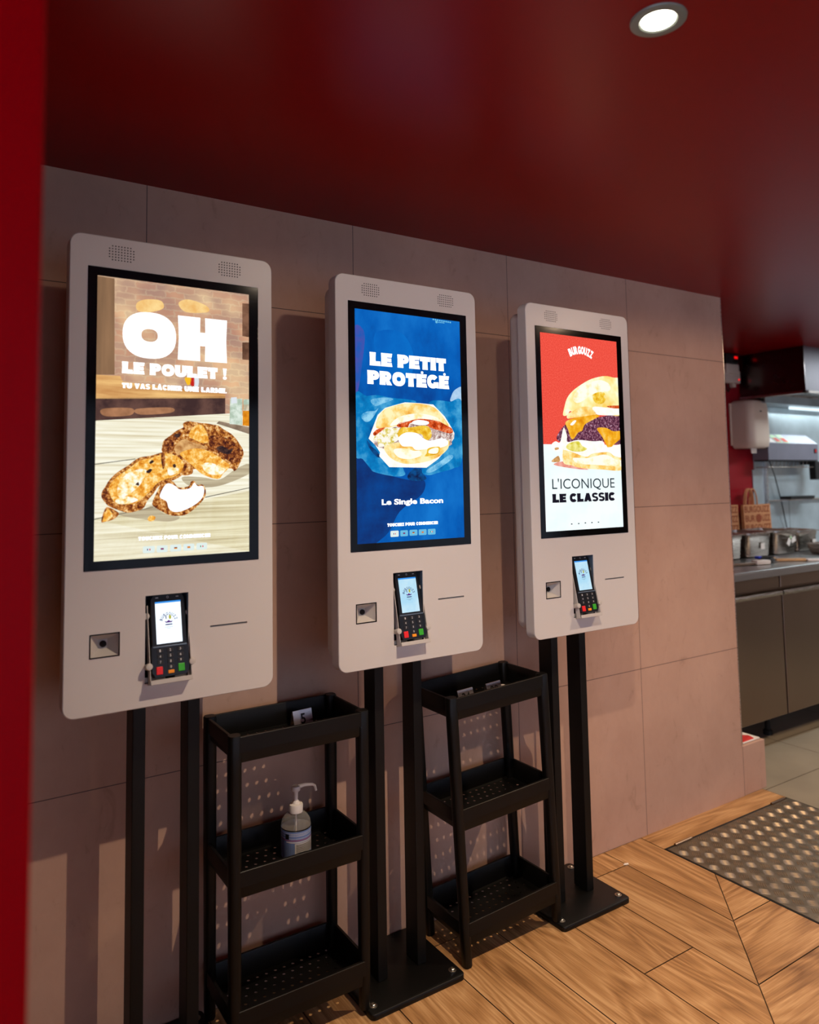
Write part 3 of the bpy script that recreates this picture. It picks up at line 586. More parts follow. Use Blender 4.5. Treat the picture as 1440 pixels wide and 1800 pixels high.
# ------------------------------------------------------------------ kiosks
SX, SZ, SZ0 = .3364, .598, 1.1465
HOLES = {'term': (.105, .197, .884, 1.067), 'scan': (-.0035, .0515, .9525, .9965), 'slot': (.2455, .332, .9855, .9893)}
def rect(b): return [(b[0], b[2]), (b[1], b[2]), (b[1], b[3]), (b[0], b[3])]
_k = {}
def shared(key, make, name, parent, **kw):
    """first call builds the mesh, later calls reuse it"""
    if key in _k: return link_mesh(name, _k[key], parent, **kw)
    o = make(); o.parent = parent; _k[key] = o.data
    return o
def mk_panel():
    bm = BM(); out = rrect(-.055, .395, .836, 1.832, .024, 8); ins = rrect(-.0535, .3935, .8375, 1.8305, .0225, 8)
    flat(bm, [ins] + [rect(h) for h in HOLES.values()], 0)
    loft(bm, [[(p[0], 0, p[1]) for p in ins], [(p[0], .0015, p[1]) for p in out], [(p[0], .035, p[1]) for p in out], [(p[0], .035, p[1]) for p in rrect(-.040, .380, .855, 1.815, .02, 8)]], False, False)
    for h in HOLES.values(): wallring(bm, rect(h), 0, .003)
    bmesh.ops.remove_doubles(bm, verts=bm.verts[:], dist=1e-6)
    return ob('front_panel', bm, M['white'], smooth=True, angle=40)
def mk_housing():
    bm = BM(); a = lambda i, r: rrect(-.043 + i, .383 - i, .857 + i, 1.813 - i, r, 8)
    loft(bm, [[(p[0], y, p[1]) for p in a(i, r)] for y, i, r in ((.0352, .004, .024), (.0375, .004, .024), (.0375, 0, .026), (.078, 0, .026), (.090, .005, .022), (.0975, .016, .012), (.0985, .03, .01))], False, True)
    return ob('rear_housing', bm, M['white'], smooth=True, angle=50)
def mk_grille(cx):
    bm = BM()
    for r in range(6):
        n = 7 if r in (0, 5) else 9
        for c in range(n):
            x, z = cx + (c - (n - 1) / 2) * .00625, 1.798 + (2.5 - r) * .006
            flat(bm, [[(x + .00155 * math.cos(a * PI / 4), z + .00155 * math.sin(a * PI / 4)) for a in range(8)]], -.0002)
    return ob('speaker_grille', bm, M['hole'])
def mk_bezel():
    bm = BM(); add_box(bm, -.019, .36, -.0016, .004, 1.127, 1.764, bev=.0012); return ob('screen_bezel', bm, M['glassblack'])
def mk_scanner():
    bm = BM(); o, i = (-.0058, .0538, .9502, .9988), HOLES['scan']
    flat(bm, [rect(o), rect(i)], -.0009, 0); wallring(bm, rect(o), -.0009, 0, 0); wallring(bm, rect(i), -.0009, .001, 0)
    inn = (.016, .034, .965, .983)
    loft(bm, [[(p[0], .001, p[1]) for p in rect(i)], [(p[0], .024, p[1]) for p in rect(inn)]], False, True, 1)
    return ob('scanner_window', bm, [M['glassblack'], M['holder']])
def mk_lens():
    bm = BM(); add_lathe(bm, [(.0068, 0), (.0068, .003), (.0035, .0034)], n=20, mat=Matrix.Translation((.025, .0235, .974)) @ Matrix.Rotation(PI / 2, 4, 'X')); return ob('scanner_lens', bm, M['hole'], smooth=True)
def mk_slot():
    bm = BM(); x0, x1, z0, z1 = HOLES['slot']
    v = [bm.verts.new(p) for p in ((x0, .003, z0), (x1, .003, z0), (x1, .003, z1), (x0, .003, z1), (x0, .007, z1), (x1, .007, z1))]
    bm.faces.new([v[0], v[1], v[5], v[4]]).material_index = 0; bm.faces.new([v[3], v[2], v[5], v[4]]).material_index = 1
    bm.faces.new([v[0], v[4], v[3]]).material_index = 0; bm.faces.new([v[1], v[2], v[5]]).material_index = 0
    add_box(bm, x0, x1, .0004, .007, z1 - .0013, z1 - .0001, 1)
    return ob('receipt_slot', bm, [M['white'], M['dark']])
def mk_recess():
    bm = BM(); x0, x1, z0, z1 = HOLES['term']
    loft(bm, [[(p[0], .003, p[1]) for p in rect(HOLES['term'])], [(p[0], .075, p[1]) for p in rect(HOLES['term'])]], False, True)
    return ob('terminal_recess', bm, M['inner'])
TILT = math.atan2(.036, .166)
TM = Matrix.Translation((.156, -.018, .898)) @ Matrix.Rotation(-TILT, 4, 'X')    # terminal frame: x across, z up the face, -y out
def mk_holder():
    bm = BM()
    for s in (-1, 1):
        add_box(bm, *(sorted((s * .0425, s * .0445))), .000, .017, -.012, .150, 0, .0006, 1, TM)
        for v, d in ((.128, .012), (.024, .004)):
            t = BM(); add_lathe(t, [(.0035, -.0055), (.0068, -.0045), (.0075, 0), (.0068, .0045), (.0035, .0055)], n=16, mat=Matrix.Translation((s * .0455, d - .004, v)) @ Matrix.Rotation(PI / 2, 4, 'X')); merge(bm, t, 0, TM)
            t = BM(); add_box(t, s * .0455 - .006, s * .0455 + .006, d - .002, d + .012, v - .006, v + .006, 0, .0025); merge(bm, t, 0, TM)
    add_box(bm, -.0445, .0445, -.004, .028, -.0135, -.0105, 0, .0008, 1, TM)
    add_box(bm, -.0445, .0445, -.005, -.003, -.0135, -.004, 0, .0006, 1, TM)
    add_box(bm, .107, .150, .008, .012, .8845, .895, 0); add_box(bm, .170, .195, .004, .010, .8845, .896, 0, .0008)
    add_box(bm, .1055, .1965, .012, .05, .884, .8862, 1)
    return ob('terminal_holder', bm, [M['holder'], M['inner']], smooth=True, angle=40)
def mk_post():
    bm = BM(); add_box(bm, -.0143, .0143, .1005, .1575, .015, 1.5, bev=.002); return ob('post', bm, M['black'])
def mk_base():
    bm = BM()
    loft(bm, [[(p[0], p[1], z) for p in rrect(.030 + i, .314 - i, .006 + i, .2605 - i, .012, 5)] for z, i in ((0, .001), (.0012, 0), (.0135, 0), (.015, .0015))])
    return ob('base_plate', bm, M['black'], smooth=True, angle=50)
def mk_bolt():
    bm = BM(); add_lathe(bm, [(.0105, 0), (.0105, .0012), (.0098, .0016)], n=20); add_lathe(bm, [(.0062, .0016), (.0062, .0045), (.005, .0055), (.0028, .0056), (.0026, .003)], n=12)
    return ob('floor_bolt', bm, M['zinc'], smooth=True)

def mapped(p): return [(a * 1e-4, b * 1e-4) for a, b in p]
def picture(k):
    """the image shown by screen k: flat shapes stacked by tenths of a millimetre, kept inside the lit area"""
    bm = BM(); mats = [P[{1: 'brick', 2: 'denim', 3: 'redbg'}[k]]]; names = {}
    flat(bm, [[(0, 0), (SX, 0), (SX, SZ), (0, SZ)]], 0, 0)
    for mname, lay, sm, pts in ART['art'][str(k)]:
        if mname not in names: names[mname] = len(mats); mats.append(P[mname])
        p = mapped(pts); p = smooth_poly(p) if sm else p
        p = clip_poly(p, 0, SX, 0, SZ)
        if len(p) > 2: flat(bm, [p], -.00012 * lay, names[mname])
    return bm, mats
TX = ART['tx']
def bx(k): return [v * 1e-4 for v in TX[k]]
def buttons(k, parent, yb):
    flags = (('flagb', 'flagw', 'flagr', 'v'), ('flagb', 'flagw', 'flagr', 'c'), ('flagk', 'flagr', 'flagy', 'h'), ('flagr', 'flagy', 'flagr', 'h'), ('flagg', 'flagw', 'flagr', 'v'))
    for i, (b, fl) in enumerate(zip(TX['btn%d' % k], flags)):
        x0, x1, z0, z1 = [v * 1e-4 for v in b]
        bm = BM(); flat(bm, [rrect(x0, x1, z0, z1, .0028, 4)], yb, 0)
        cx, cz, w, h = (x0 + x1) / 2, (z0 + z1) / 2, .0033, .0018
        if fl[3] == 'v':
            for j in range(3): flat(bm, [rect((cx + (j - 1.5) * w * .7, cx + (j - .5) * w * .7, cz - h, cz + h))], yb - .0001, j + 1)
        elif fl[3] == 'h':
            for j in range(3): flat(bm, [rect((cx - w, cx + w, cz + (.5 - j) * h * .7, cz + (1.5 - j) * h * .7))], yb - .0001, j + 1)
        else:
            flat(bm, [rect((cx - w, cx + w, cz - h, cz + h))], yb - .0001, 1); flat(bm, [rect((cx - w, cx + w, cz - .0004, cz + .0004))], yb - .0002, 3); flat(bm, [rect((cx - .0004, cx + .0004, cz - h, cz + h))], yb - .0002, 3)
        ob('language_button', bm, [P['btn' if (k == 1 or i == 0) else 'btnb']] + [P[f] for f in fl[:3]], parent)

def kiosk(i, x, label):
    t = thing('ordering_kiosk', label, 'ordering kiosk', (x, 0, 0), group='ordering kiosks along the tiled wall')
    shared('panel', mk_panel, 'front_panel', t); shared('housing', mk_housing, 'rear_housing', t)
    shared('g0', lambda: mk_grille(.0488), 'speaker_grille', t); shared('g1', lambda: mk_grille(.290), 'speaker_grille', t)
    bz = shared('bezel', mk_bezel, 'screen_bezel', t)
    sc = shared('scan', mk_scanner, 'scanner_window', t); shared('lens', mk_lens, 'scanner_lens', sc)
    shared('slot', mk_slot, 'receipt_slot', t); shared('recess', mk_recess, 'terminal_recess', t); shared('holder', mk_holder, 'terminal_holder', t)
    for px in (.119, .2415): shared('post', mk_post, 'post', t).location = (px, 0, 0)
    b = shared('base', mk_base, 'base_plate', t)
    for p in ((.050, .036), (.293, .036), (.050, .236), (.293, .236)): shared('bolt', mk_bolt, 'floor_bolt', b).location = (p[0], p[1], .015)
    bm, mats = picture(i)
    d = ob('screen_display', bm, mats, t, (0, -.0018, SZ0), smooth='keep')
    d['label'] = {1: 'lit screen picturing roasted chicken pieces on a table', 2: 'lit screen picturing a burger held in blue gloves', 3: 'lit screen picturing a cheeseburger on red'}[i]
    yt = -.0018
    if i == 1:
        bm = BM(); o, inn, h, hi = bx('O'), bx('Oi'), bx('H'), mapped(TX['Hi'])
        e = lambda b: ell((b[0] + b[1]) / 2, (b[2] + b[3]) / 2, (b[1] - b[0]) / 2, (b[3] - b[2]) / 2, n=40, e=2.35)
        oo, ii = e(o), e(inn)
        for q in range(40): flat(bm, [[oo[q], oo[(q + 1) % 40], ii[(q + 1) % 40], ii[q]]], yt)
        xl, xr, zl, zh = hi[0][0], hi[1][0], hi[3][1], hi[2][1]
        flat(bm, [[(h[0], h[2]), (xl + .001, h[2]), (xl, (h[2] + h[3]) / 2), (xl + .001, h[3]), (h[0], h[3]), (h[0] + .0022, (h[2] + h[3]) / 2)]], yt)
        flat(bm, [[(xr - .001, h[2]), (h[1], h[2]), (h[1] - .002, (h[2] + h[3]) / 2), (h[1], h[3]), (xr - .001, h[3]), (xr, (h[2] + h[3]) / 2)]], yt)
        flat(bm, [rect((xl - .001, xr + .001, zl, zh))], yt)
        poster(bm, 'LE POULET !', *bx('LE POULET !'), yt); poster(bm, 'TU VAS LÂCHER UNE LARME.', *bx('TU VAS'), yt, gap=.06)
        ob('headline', bm, P['text'], d)
        b = bx('T1'); bm = BM(); poster(bm, 'TOUCHEZ POUR COMMENCER', *b, yt, gap=.08); poster(bm, 'TOUCHEZ POUR COMMENCER', b[0] + .0005, b[1] + .0005, b[2] - .0008, b[3] - .0008, yt + .0002, 1, gap=.08); ob('prompt_line', bm, [P['text'], P['tshade']], d)
        buttons(1, d, yt)
    if i == 2:
        bm = BM(); poster(bm, 'LE PETIT', *bx('LE PETIT'), yt); poster(bm, 'PROTÉGÉ', *bx('PROTEGE'), yt)
        ob('headline', bm, P['text'], d)
        b = bx('Le Single'); bm = BM(); add_text(bm, 'Le Single Bacon', b[0], b[1], b[2] - .0035, b[3], yt, 0, .035); ob('product_name', bm, P['text'], d)
        bm = BM(); poster(bm, 'TOUCHEZ POUR COMMENCER', *bx('T2'), yt, gap=.08); ob('prompt_line', bm, P['text'], d)
        x0, x1, z0, z1 = bx('logo2'); bm = BM()         # the cut-off script mark in the corner
        for q in range(9):
            xx = x0 + (x1 - x0) * q / 9; flat(bm, [ell(xx + .0035, .5945 - .0003 * q, .0028, .0022)], yt)
        for q in range(4): flat(bm, [ell(x0 + .022 + .0055 * q, .5885, .0022, .0016)], yt)
        flat(bm, [ell(x0 + .014, .5885, .004, .0034)], yt)
        ob('corner_mark', bm, P['btnb'], d); buttons(2, d, yt)
    if i == 3:
        x0, x1, z0, z1 = bx('arch3'); bm = BM(); cx = (x0 + x1) / 2; R = .11
        arch_text(bm, 'BURGOUZZ', cx, z1 - .010 - R, R, -25, 25, .025, .0125, yt, 0, .06); ob('arched_name', bm, P['text'], d)
        b = bx('ICON'); bm = BM(); add_text(bm, "L'ICONIQUE", b[0], b[1], b[2] - .003, b[3] + .002, yt, 0, 0.); ob('headline', bm, P['inkt'], d)
        bm = BM(); poster(bm, 'LE CLASSIC', *bx('CLASSIC'), yt); ob('product_name', bm, P['inkd'], d)
        for q, (mx, mz) in enumerate(TX['dots3']):
            bm = BM(); flat(bm, [rrect(mx * 1e-4 - .011, mx * 1e-4 + .011, mz * 1e-4 - .0075, mz * 1e-4 + .0075, .0028)], yt)
            flat(bm, [rect((mx * 1e-4 - .003, mx * 1e-4 + .003, mz * 1e-4 - .0016, mz * 1e-4 + .0016))], yt - .0001, 1)
            ob('language_button', bm, [P['whitet'], P['inkt']], d)
    return t

KX = (0, .6217, 1.2625)
KL = ('white ordering kiosk whose bright screen pictures roasted chicken pieces on a wooden table',
      'white ordering kiosk whose blue screen pictures a wrapped burger held in gloved hands',
      'white ordering kiosk whose red and white screen pictures a tall cheeseburger')
KI = [kiosk(i + 1, KX[i], KL[i]) for i in range(3)]

# card terminals sitting in the kiosk holders
def terminal(i, label):
    t = thing('payment_terminal', label, 'card terminal', (KX[i] + .156, -.018, .898), (-TILT, 0, 0), 'card terminals in the kiosk holders')
    if 'tb' not in _k:
        bm = BM()
        prof = [(-.037, .170 - .008), (-.037, .066), (-.040, .060), (-.040, .010), (-.034, 0), (.034, 0), (.040, .010), (.040, .060), (.037, .066), (.037, .162), (.030, .170), (-.030, .170)]
        ins = [(a * .975, .085 + (b - .085) * .988) for a, b in prof]
        loft(bm, [[(p[0], y, p[1]) for p in l] for l, y in ((ins, 0), (prof, .0015), (prof, .022), (ins, .024))])
        _k['tb'] = ob('terminal_body', bm, M['termbody'], t, smooth=True, angle=40).data
        bm = BM(); add_box(bm, -.036, .036, -.0022, .001, .060, .0632, 0, .0008); _k['tr'] = ob('ridge', bm, M['inner'], t).data
        bm = BM()
        flat(bm, [ell(0, .1640, .0024, .0024), ell(0, .1640, .0017, .0017)[::-1]], -.0003); flat(bm, [rect((-.026, -.020, .1630, .1650))], -.0003); flat(bm, [rect((.018, .024, .1632, .1648))], -.0003)
        _k['ti'] = ob('status_icons', bm, M['ink'], t).data
    else:
        link_mesh('terminal_body', _k['tb'], t); link_mesh('ridge', _k['tr'], t); link_mesh('status_icons', _k['ti'], t)
    keys = [(s, (-.0215 + .0215 * (n % 3)), .0535 - .0115 * (n // 3)) for n, s in enumerate('123456789')] + [('0', 0, .019)]
    for s, x, z in keys:
        if 'key' + s not in _k:
            bm = BM(); add_box(bm, x - .0065, x + .0065, -.0012, .001, z - .004, z + .004, 0, .0006, 1); add_text(bm, s, x - .0015, x + .0015, z - .0026, z + .0026, -.0014, 1, .02)
            _k['key' + s] = ob('digit_key', bm, [M['key'], M['ink']], t).data
        else: link_mesh('digit_key', _k['key' + s], t)
    for nm, x0, x1, z0, z1, m in (('cancel_key', -.031, -.0175, .0055, .0215, 'keyred'), ('correction_key', -.0065, .0065, .0055, .0125, 'keyyel'), ('confirm_key', .0150, .0290, .0070, .0230, 'keygrn')):
        if nm not in _k:
            bm = BM(); add_box(bm, x0, x1, -.0020, .001, z0, z1, 0, .001, 2); _k[nm] = ob(nm, bm, M[m], t).data; c = bpy.data.objects[nm]
        else: c = link_mesh(nm, _k[nm], t)
        c['label'] = {'keyred': 'red key', 'keyyel': 'orange key', 'keygrn': 'green key'}[m]
    bm = BM(); x0, x1, z0, z1 = -.0275, .0275, .0675, .1555
    flat(bm, [rect((x0, x1, z0, z1))], -.0004, 0); flat(bm, [rect((x0, x1, z1 - .0035, z1))], -.0005, 1)
    s = ob('terminal_screen', bm, [P['tscr'] if i == 0 else P['tscrb'], P['tband']], t, smooth='keep')
    bm = BM(); arch_text(bm, 'BURGOUZZ', 0, .1125, .0165, -72, 72, .0062, .0042, -.0006, 0, .02)
    flat(bm, [[(-.009, .1135), (-.006, .110), (.006, .110), (.009, .1135), (.004, .1125), (0, .1155), (-.004, .1125)]], -.0006, 1)
    flat(bm, [rrect(-.0075, .0075, .1050, .1072, .0008)], -.0006, 0)
    flat(bm, [ell(.003, .1215, .0026, .0045)], -.0006, 2); flat(bm, [rrect(-.0065, -.0045, .118, .126, .0008)], -.0006, 0)
    for q in range(7): flat(bm, [rect((-.009 + q * .0026, -.0075 + q * .0026, .1005, .1013))], -.0006, 0)
    for q in range(3): flat(bm, [rect((-.0035 + q * .0026, -.002 + q * .0026, .0978, .0986))], -.0006, 0)
    ob('screen_logo', bm, [P['navy'], P['purple'], P['lime']], s)
    return t
terminal(0, 'black card terminal with bright white screen in the kiosk picturing chicken')
terminal(1, 'black card terminal with pale blue screen in the kiosk showing the blue-gloved burger')
terminal(2, 'black card terminal with pale blue screen in the kiosk with the red screen')

# ------------------------------------------------------------------ shelf trolleys
TW, TD, TE = .153, .202, .027
TR = (.710, .414, .116)
def mk_tray(zr):
    bm = BM(); hx, hy = TW + TE, TD / 2
    def rr(ix, iy, r, z): return [(p[0], p[1], z) for p in rrect(-hx + ix, hx - ix, -hy + iy, hy - iy, r, 5)]
    # banded rim, then the narrower tub below it; outside and inside skins
    loft(bm, [rr(.024, .012, .012, zr - .058), rr(.015, .005, .014, zr - .0585), rr(.010, .004, .016, zr - .052), rr(.008, .003, .018, zr - .034), rr(.003, .0005, .018, zr - .034), rr(.003, .0005, .018, zr - .001), rr(.004, .0015, .017, zr),
              rr(.010, .0075, .014, zr), rr(.011, .0085, .014, zr - .002), rr(.016, .012, .012, zr - .054), rr(.024, .020, .008, zr - .056)], False, False)
    # perforated bottom, real holes
    x0, x1, y0, y1 = -hx + .024, hx - .024, -hy + .012, hy - .012
    nx, ny = 13, 7
    px, py = (x1 - x0) / nx, (y1 - y0) / ny
    zt = zr - .0562
    for j in range(ny):
        st = (j % 2) * px / 2; ys, ye = y0 + j * py, y0 + (j + 1) * py
        xs = [x0 + st + i * px for i in range(nx + (0 if st == 0 else -1))]
        if st: 
            for a, b in ((x0, x0 + st), (x1 - px + st, x1)): bm.faces.new([bm.verts.new(p) for p in ((a, ys, zt), (b, ys, zt), (b, ye, zt), (a, ye, zt))])
        for a in xs:
            b = a + px; cx, cy, r = (a + b) / 2, (ys + ye) / 2, .0042
            o = [(b, cy), (b, ye), (cx, ye), (a, ye), (a, cy), (a, ys), (cx, ys), (b, ys)]
            ov = [bm.verts.new((p[0], p[1], zt)) for p in o]
            iv = [bm.verts.new((cx + r * math.cos(k * PI / 4), cy + r * math.sin(k * PI / 4), zt)) for k in range(8)]
            lv = [bm.verts.new((v.co.x, v.co.y, zt - .0016)) for v in iv]
            for k in range(8):
                n = (k + 1) % 8
                bm.faces.new([ov[k], ov[n], iv[n], iv[k]]); bm.faces.new([iv[k], iv[n], lv[n], lv[k]])
    bmesh.ops.remove_doubles(bm, verts=bm.verts[:], dist=1e-5)
    return ob('tray', bm, M['plastic'], smooth=True, angle=35)
def mk_leg(sx, sy):
    bm = BM(); rings = []
    for z, inset, h, r in ((0, .0012, .0112, .008), (.004, .0012, .0128, .009), (.10, .0010, .0134, .0095), (.40, .0004, .0146, .0105), (.64, 0, .0152, .011), (.709, 0, .0152, .011), (.7125, 0, .0136, .010)):
        cx, cy = sx * (TW + TE / 2 + .001 - inset), sy * (TD / 2 - .0142 - inset * .2)
        rings.append([(p[0] + cx, p[1] + cy, z) for p in rrect(-h, h, -h, h, r, 4)])
    loft(bm, rings)
    return ob('leg', bm, M['plastic'], smooth=True, angle=45)
def trolley(label, loc, rot):
    t = thing('shelf_trolley', label, 'shelf unit', loc, rot, 'black shelf units between the kiosks')
    for k, z in enumerate(TR): shared('tray%d' % k, lambda: mk_tray(z), 'tray', t)
    for sx in (-1, 1):
        for sy in (-1, 1): shared('leg%d%d' % (sx, sy), lambda: mk_leg(sx, sy), 'leg', t)
    return t
T1P = (.486, .130, .0152)
trolley('black three-tier plastic shelf unit holding the sanitizer bottle and the number 5 card', T1P, (0, 0, -.006))
TA = .048
T2P = (1.137, .131, .0078)
T2R = (0, -TA, -.003)
trolley('slightly leaning black three-tier plastic shelf unit holding the number 34 card', T2P, T2R)

# table number cards: folded steel tents
def card(num, label, mat_world, w=.056, h=.047):
    t = thing('table_number_card', label, 'table number', group='folded steel table numbers')
    t.matrix_world = mat_world
    bm = BM(); d = .014; th = .0012
    prof = [(-d, 0), (-.0015, h), (.0015, h), (d, 0), (d - th * 1.6, 0), (0, h - th * 3.2), (-d + th * 1.6, 0)]
    loft(bm, [[(s * w / 2, p[0], p[1]) for p in prof] for s in (-1, 1)]); ob('folded_sheet', bm, M['card'], t)
    bm = BM(); hw = .0078 * len(num) + .001
    sl = Matrix.Rotation(-math.atan2(d - .0015, h), 4, 'X')
    fn = lambda p: tuple(Vector((0, -d, 0)) + sl @ Vector((p[0], p[1], p[2])))
    add_text(bm, num, -hw + .002, hw - .002, .0145, .0400, -.0006, 0, .02, fn); ob('number', bm, M['blackink'], t)
    return t
zt = .710 - .0562
card('5', 'folded steel table card numbered 5 in the shelf unit with the sanitizer bottle', Matrix.Translation((.546, .168, T1P[2] + zt)) @ Matrix.Rotation(.10, 4, 'Z'))
B2 = Matrix.Translation(T2P) @ Matrix.Rotation(-.003, 4, 'Z') @ Matrix.Rotation(-TA, 4, 'Y')
card('34', 'folded steel table card numbered 34 standing in the leaning shelf unit', B2 @ Matrix.Translation((-.072, -.023, zt)) @ Matrix.Rotation(.02, 4, 'Z'))
card('29', 'folded steel table card mostly hidden by the shelf unit rim, a round cap behind it', B2 @ Matrix.Translation((.030, -.026, zt)) @ Matrix.Rotation(.04, 4, 'Z'))
bm = BM(); add_lathe(bm, [(.011, 0), (.0115, .003), (.0115, .023), (.010, .0245)], n=20)
o = ob('bottle_cap', bm, M['pump'], smooth=True); o.matrix_world = B2 @ Matrix.Translation((.079, -.010, zt + .0003)); tag(o, 'small pale round cap behind the half-hidden table card', 'cap')

# hand sanitizer
zb = T1P[2] + .414 - .0562
t = thing('sanitizer_bottle', 'clear pump bottle of hand sanitizer with blue and white label', 'sanitizer bottle', (.516, .142, zb), (0, 0, .1))
bm = BM(); add_lathe(bm, [(.033, 0), (.037, .003), (.037, .076), (.035, .087), (.027, .098), (.014, .104), (.0135, .110)], n=32); ob('bottle_body', bm, M['clear'], t, smooth=True)
bm = BM(); add_lathe(bm, [(.032, .002), (.0355, .005), (.0355, .071), (.001, .0715)], n=28); ob('liquid', bm, M['gel'], t, smooth=True)
bm = BM()
def lab(z0, z1, mi, r=.0374, a0=0, a1=360):
    n = 36; k = [math.radians(a0 + (a1 - a0) * i / n) for i in range(n + 1)]
    for a, b in zip(k, k[1:]):
        bm.faces.new([bm.verts.new((r * math.cos(q), r * math.sin(q), z)) for q, z in ((a, z0), (b, z0), (b, z1), (a, z1))]).material_index = mi
lab(.004, .070, 0); lab(.071, .0735, 3, .03755)
for z in (.066, .060, .054): lab(z - .0006, z + .0004, 1, .03755)
lab(.049, .0505, 2, .03755); lab(.018, .043, 1, .03755, 235, 345); lab(.044, .047, 1, .03755, 200, 350)
for q in range(7): lab(.0205 + q * .003, .0218 + q * .003, 3, .0377, 240, 340 - (q * 37) % 30)
for q in range(3): lab(.0615 + q * .002, .0622 + q * .002, 1, .0377, 215, 330)
lab(.052, .064, 3, .0377, 196, 212); lab(.012, .014, 1, .03755, 240, 330)
ob('bottle_label', bm, [M['label'], M['labelw'], M['labelr'], M['blackink']], t, smooth=True)
bm = BM(); add_lathe(bm, [(.0165, .104), (.0175, .105), (.0175, .122), (.0165, .124), (.010, .125), (.0075, .131), (.0055, .132), (.0055, .150), (.0075, .154), (.0075, .158), (.0065, .162)], n=24)
add_lathe(bm, [(.0105, .1555), (.0115, .157), (.0115, .164), (.0100, .1665)], n=20)
add_tube(bm, [(.006, 0, .163), (.025, -.001, .1635), (.048, -.002, .159), (.054, -.003, .155), (.058, -.003, .142)], [.0052, .0042, .0036, .0034, .003], 10)
add_tube(bm, [(0, 0, .104), (0, 0, .02)], .0022, 8)
ob('pump', bm, M['pump'], t, smooth=True)

# scrap of paper on the floor
bm = BM(); flat(bm, [[(0, 0), (.010, -.003), (.022, .001), (.017, .009), (.006, .007)]], 0)
bmesh.ops.transform(bm, matrix=Matrix.Rotation(PI / 2, 4, 'X'), verts=bm.verts[:])
r = bmesh.ops.extrude_face_region(bm, geom=bm.faces[:]); bmesh.ops.translate(bm, vec=(0, 0, .001), verts=[v for v in r['geom'] if isinstance(v, bmesh.types.BMVert)])
o = ob('paper_scrap', bm, M['paper'], None, (1.735, .170, .0003)); tag(o, 'tiny white scrap of paper on the planks beside the last kiosk', 'litter')

# ------------------------------------------------------------------ tread-plate hatch
t = thing('floor_hatch', 'worn steel tread-plate hatch with two hinges set in the plank floor', 'floor hatch', (HX0, HY0, 0))
W, H = HX1 - HX0, HY1 - HY0
bm = BM(); add_box(bm, .006, W - .006, .006, H - .010, -.002, .0022, 0)
cell = .0415; cs = math.cos(PI / 4)
for i in range(-30, 31):
    for j in range(-30, 31):
        cx, cy = W / 2 + (i * cs - j * cs) * cell, H / 2 + (i * cs + j * cs) * cell
        if not (.024 < cx < W - .024 and .024 < cy < H - .028): continue
        a = PI / 4 + (0 if (i + j) % 2 else PI / 2)
        for k in range(5):
            o = (k - 2) * .0064; L, wd, ht = (.0165, .0180, .0190, .0180, .0165)[k], .0017, .0020
            pts = [(-L, 0, 0), (0, -wd, 0), (L, 0, 0), (0, wd, 0), (-L * .5, 0, ht), (L * .5, 0, ht)]
            vs = []
            for p in pts:
                x, y = p[0], p[1] + o
                vs.append(bm.verts.new((cx + x * math.cos(a) - y * math.sin(a), cy + x * math.sin(a) + y * math.cos(a), .0021 + p[2])))
            for f in ((0, 1, 4), (1, 5, 4), (1, 2, 5), (2, 3, 5), (3, 4, 5), (3, 0, 4)): bm.faces.new([vs[q] for q in f]).material_index = 1
ob('tread_plate', bm, [M['plate'], M['platebar']], t)
bm = BM()
for a in ((0, .005, 0, H), (W - .005, W, 0, H), (0, W, 0, .005), (0, W, H - .009, H)): add_box(bm, a[0], a[1], a[2], a[3], -.0025, .0008)
ob('hatch_frame', bm, M['dark'], t)
for x in (.095, .690):
    bm = BM(); add_tube(bm, [(x - .045, H - .0075, .0045), (x + .045, H - .0075, .0045)], .0055, 10); ob('hinge', bm, M['steelh'], t, smooth=True)

# ------------------------------------------------------------------ ceiling downlights
def downlight(label, x, y, first=[None]):
    if first[0] is None:
        t = thing('ceiling_downlight', label, 'ceiling light', (x, y, ZC), group='recessed ceiling downlights')
        bm = BM(); add_lathe(bm, [(.046, 0), (.0455, -.003), (.040, -.0045), (.031, -.004), (.028, -.0012), (.0278, 0)], n=40); ob('lamp_rim', bm, M['rim'], t, smooth=True)
        bm = BM(); add_lathe(bm, [(.0275, -.0004), (.0275, -.002), (.020, -.0032), (.001, -.0036)], n=32); ob('lamp_lens', bm, M['lamp'], t, smooth=True)
        first[0] = t; return t
    return dup(first[0], (x, y, ZC), label=label)
def spot(x, y, e, ang=135, col=(1., .80, .60), rad=.007, blend=.42, z=ZC - .012):
    l = bpy.data.lights.new('downlight_beam', 'SPOT'); l.energy = e; l.spot_size = math.radians(ang); l.spot_blend = blend; l.color = col; l.shadow_soft_size = rad
    o = bpy.data.objects.new('downlight_beam', l); C.objects.link(o); o.location = (x, y, z)
    return o
LAMPS = [(.725, -.865, 'glowing round downlight in the red ceiling above the kiosks', 76, 10),
         (2.22, -.865, 'round downlight beyond the right frame edge above the hatch', 78, 19),
         (3.75, -.6, 'round downlight added out of view to light the hatch and kitchen', 42, 7)]  # last one is an unseen extra lamp for the hatch and kitchen side
t = thing('added_ceiling_light', 'flat white ceiling light added out of view to brighten the steel wall and worktop', 'ceiling light', (5.0, .25, ZC))  # added panel out of view, brightens the steel wall and counter front
bm = BM(); add_box(bm, -.50, .50, -.17, .17, -.008, -.0005, 0, .002, 1); ob('light_frame', bm, M['white'], t)
bm = BM(); add_box(bm, -.45, .45, -.125, .125, -.0095, -.0082, 0); ob('light_panel', bm, M['tube'], t)
for x, y, lab_, e, e2 in LAMPS:
    downlight(lab_, x, y); spot(x, y, e, 124, blend=.85, col=(1., .78, .56) if x < 1 else (1., .74, .48)); spot(x, y, e2, 174, blend=.2, rad=.02, z=ZC - .010, col=(1., .80, .60) if x < 1 else (1., .70, .46))

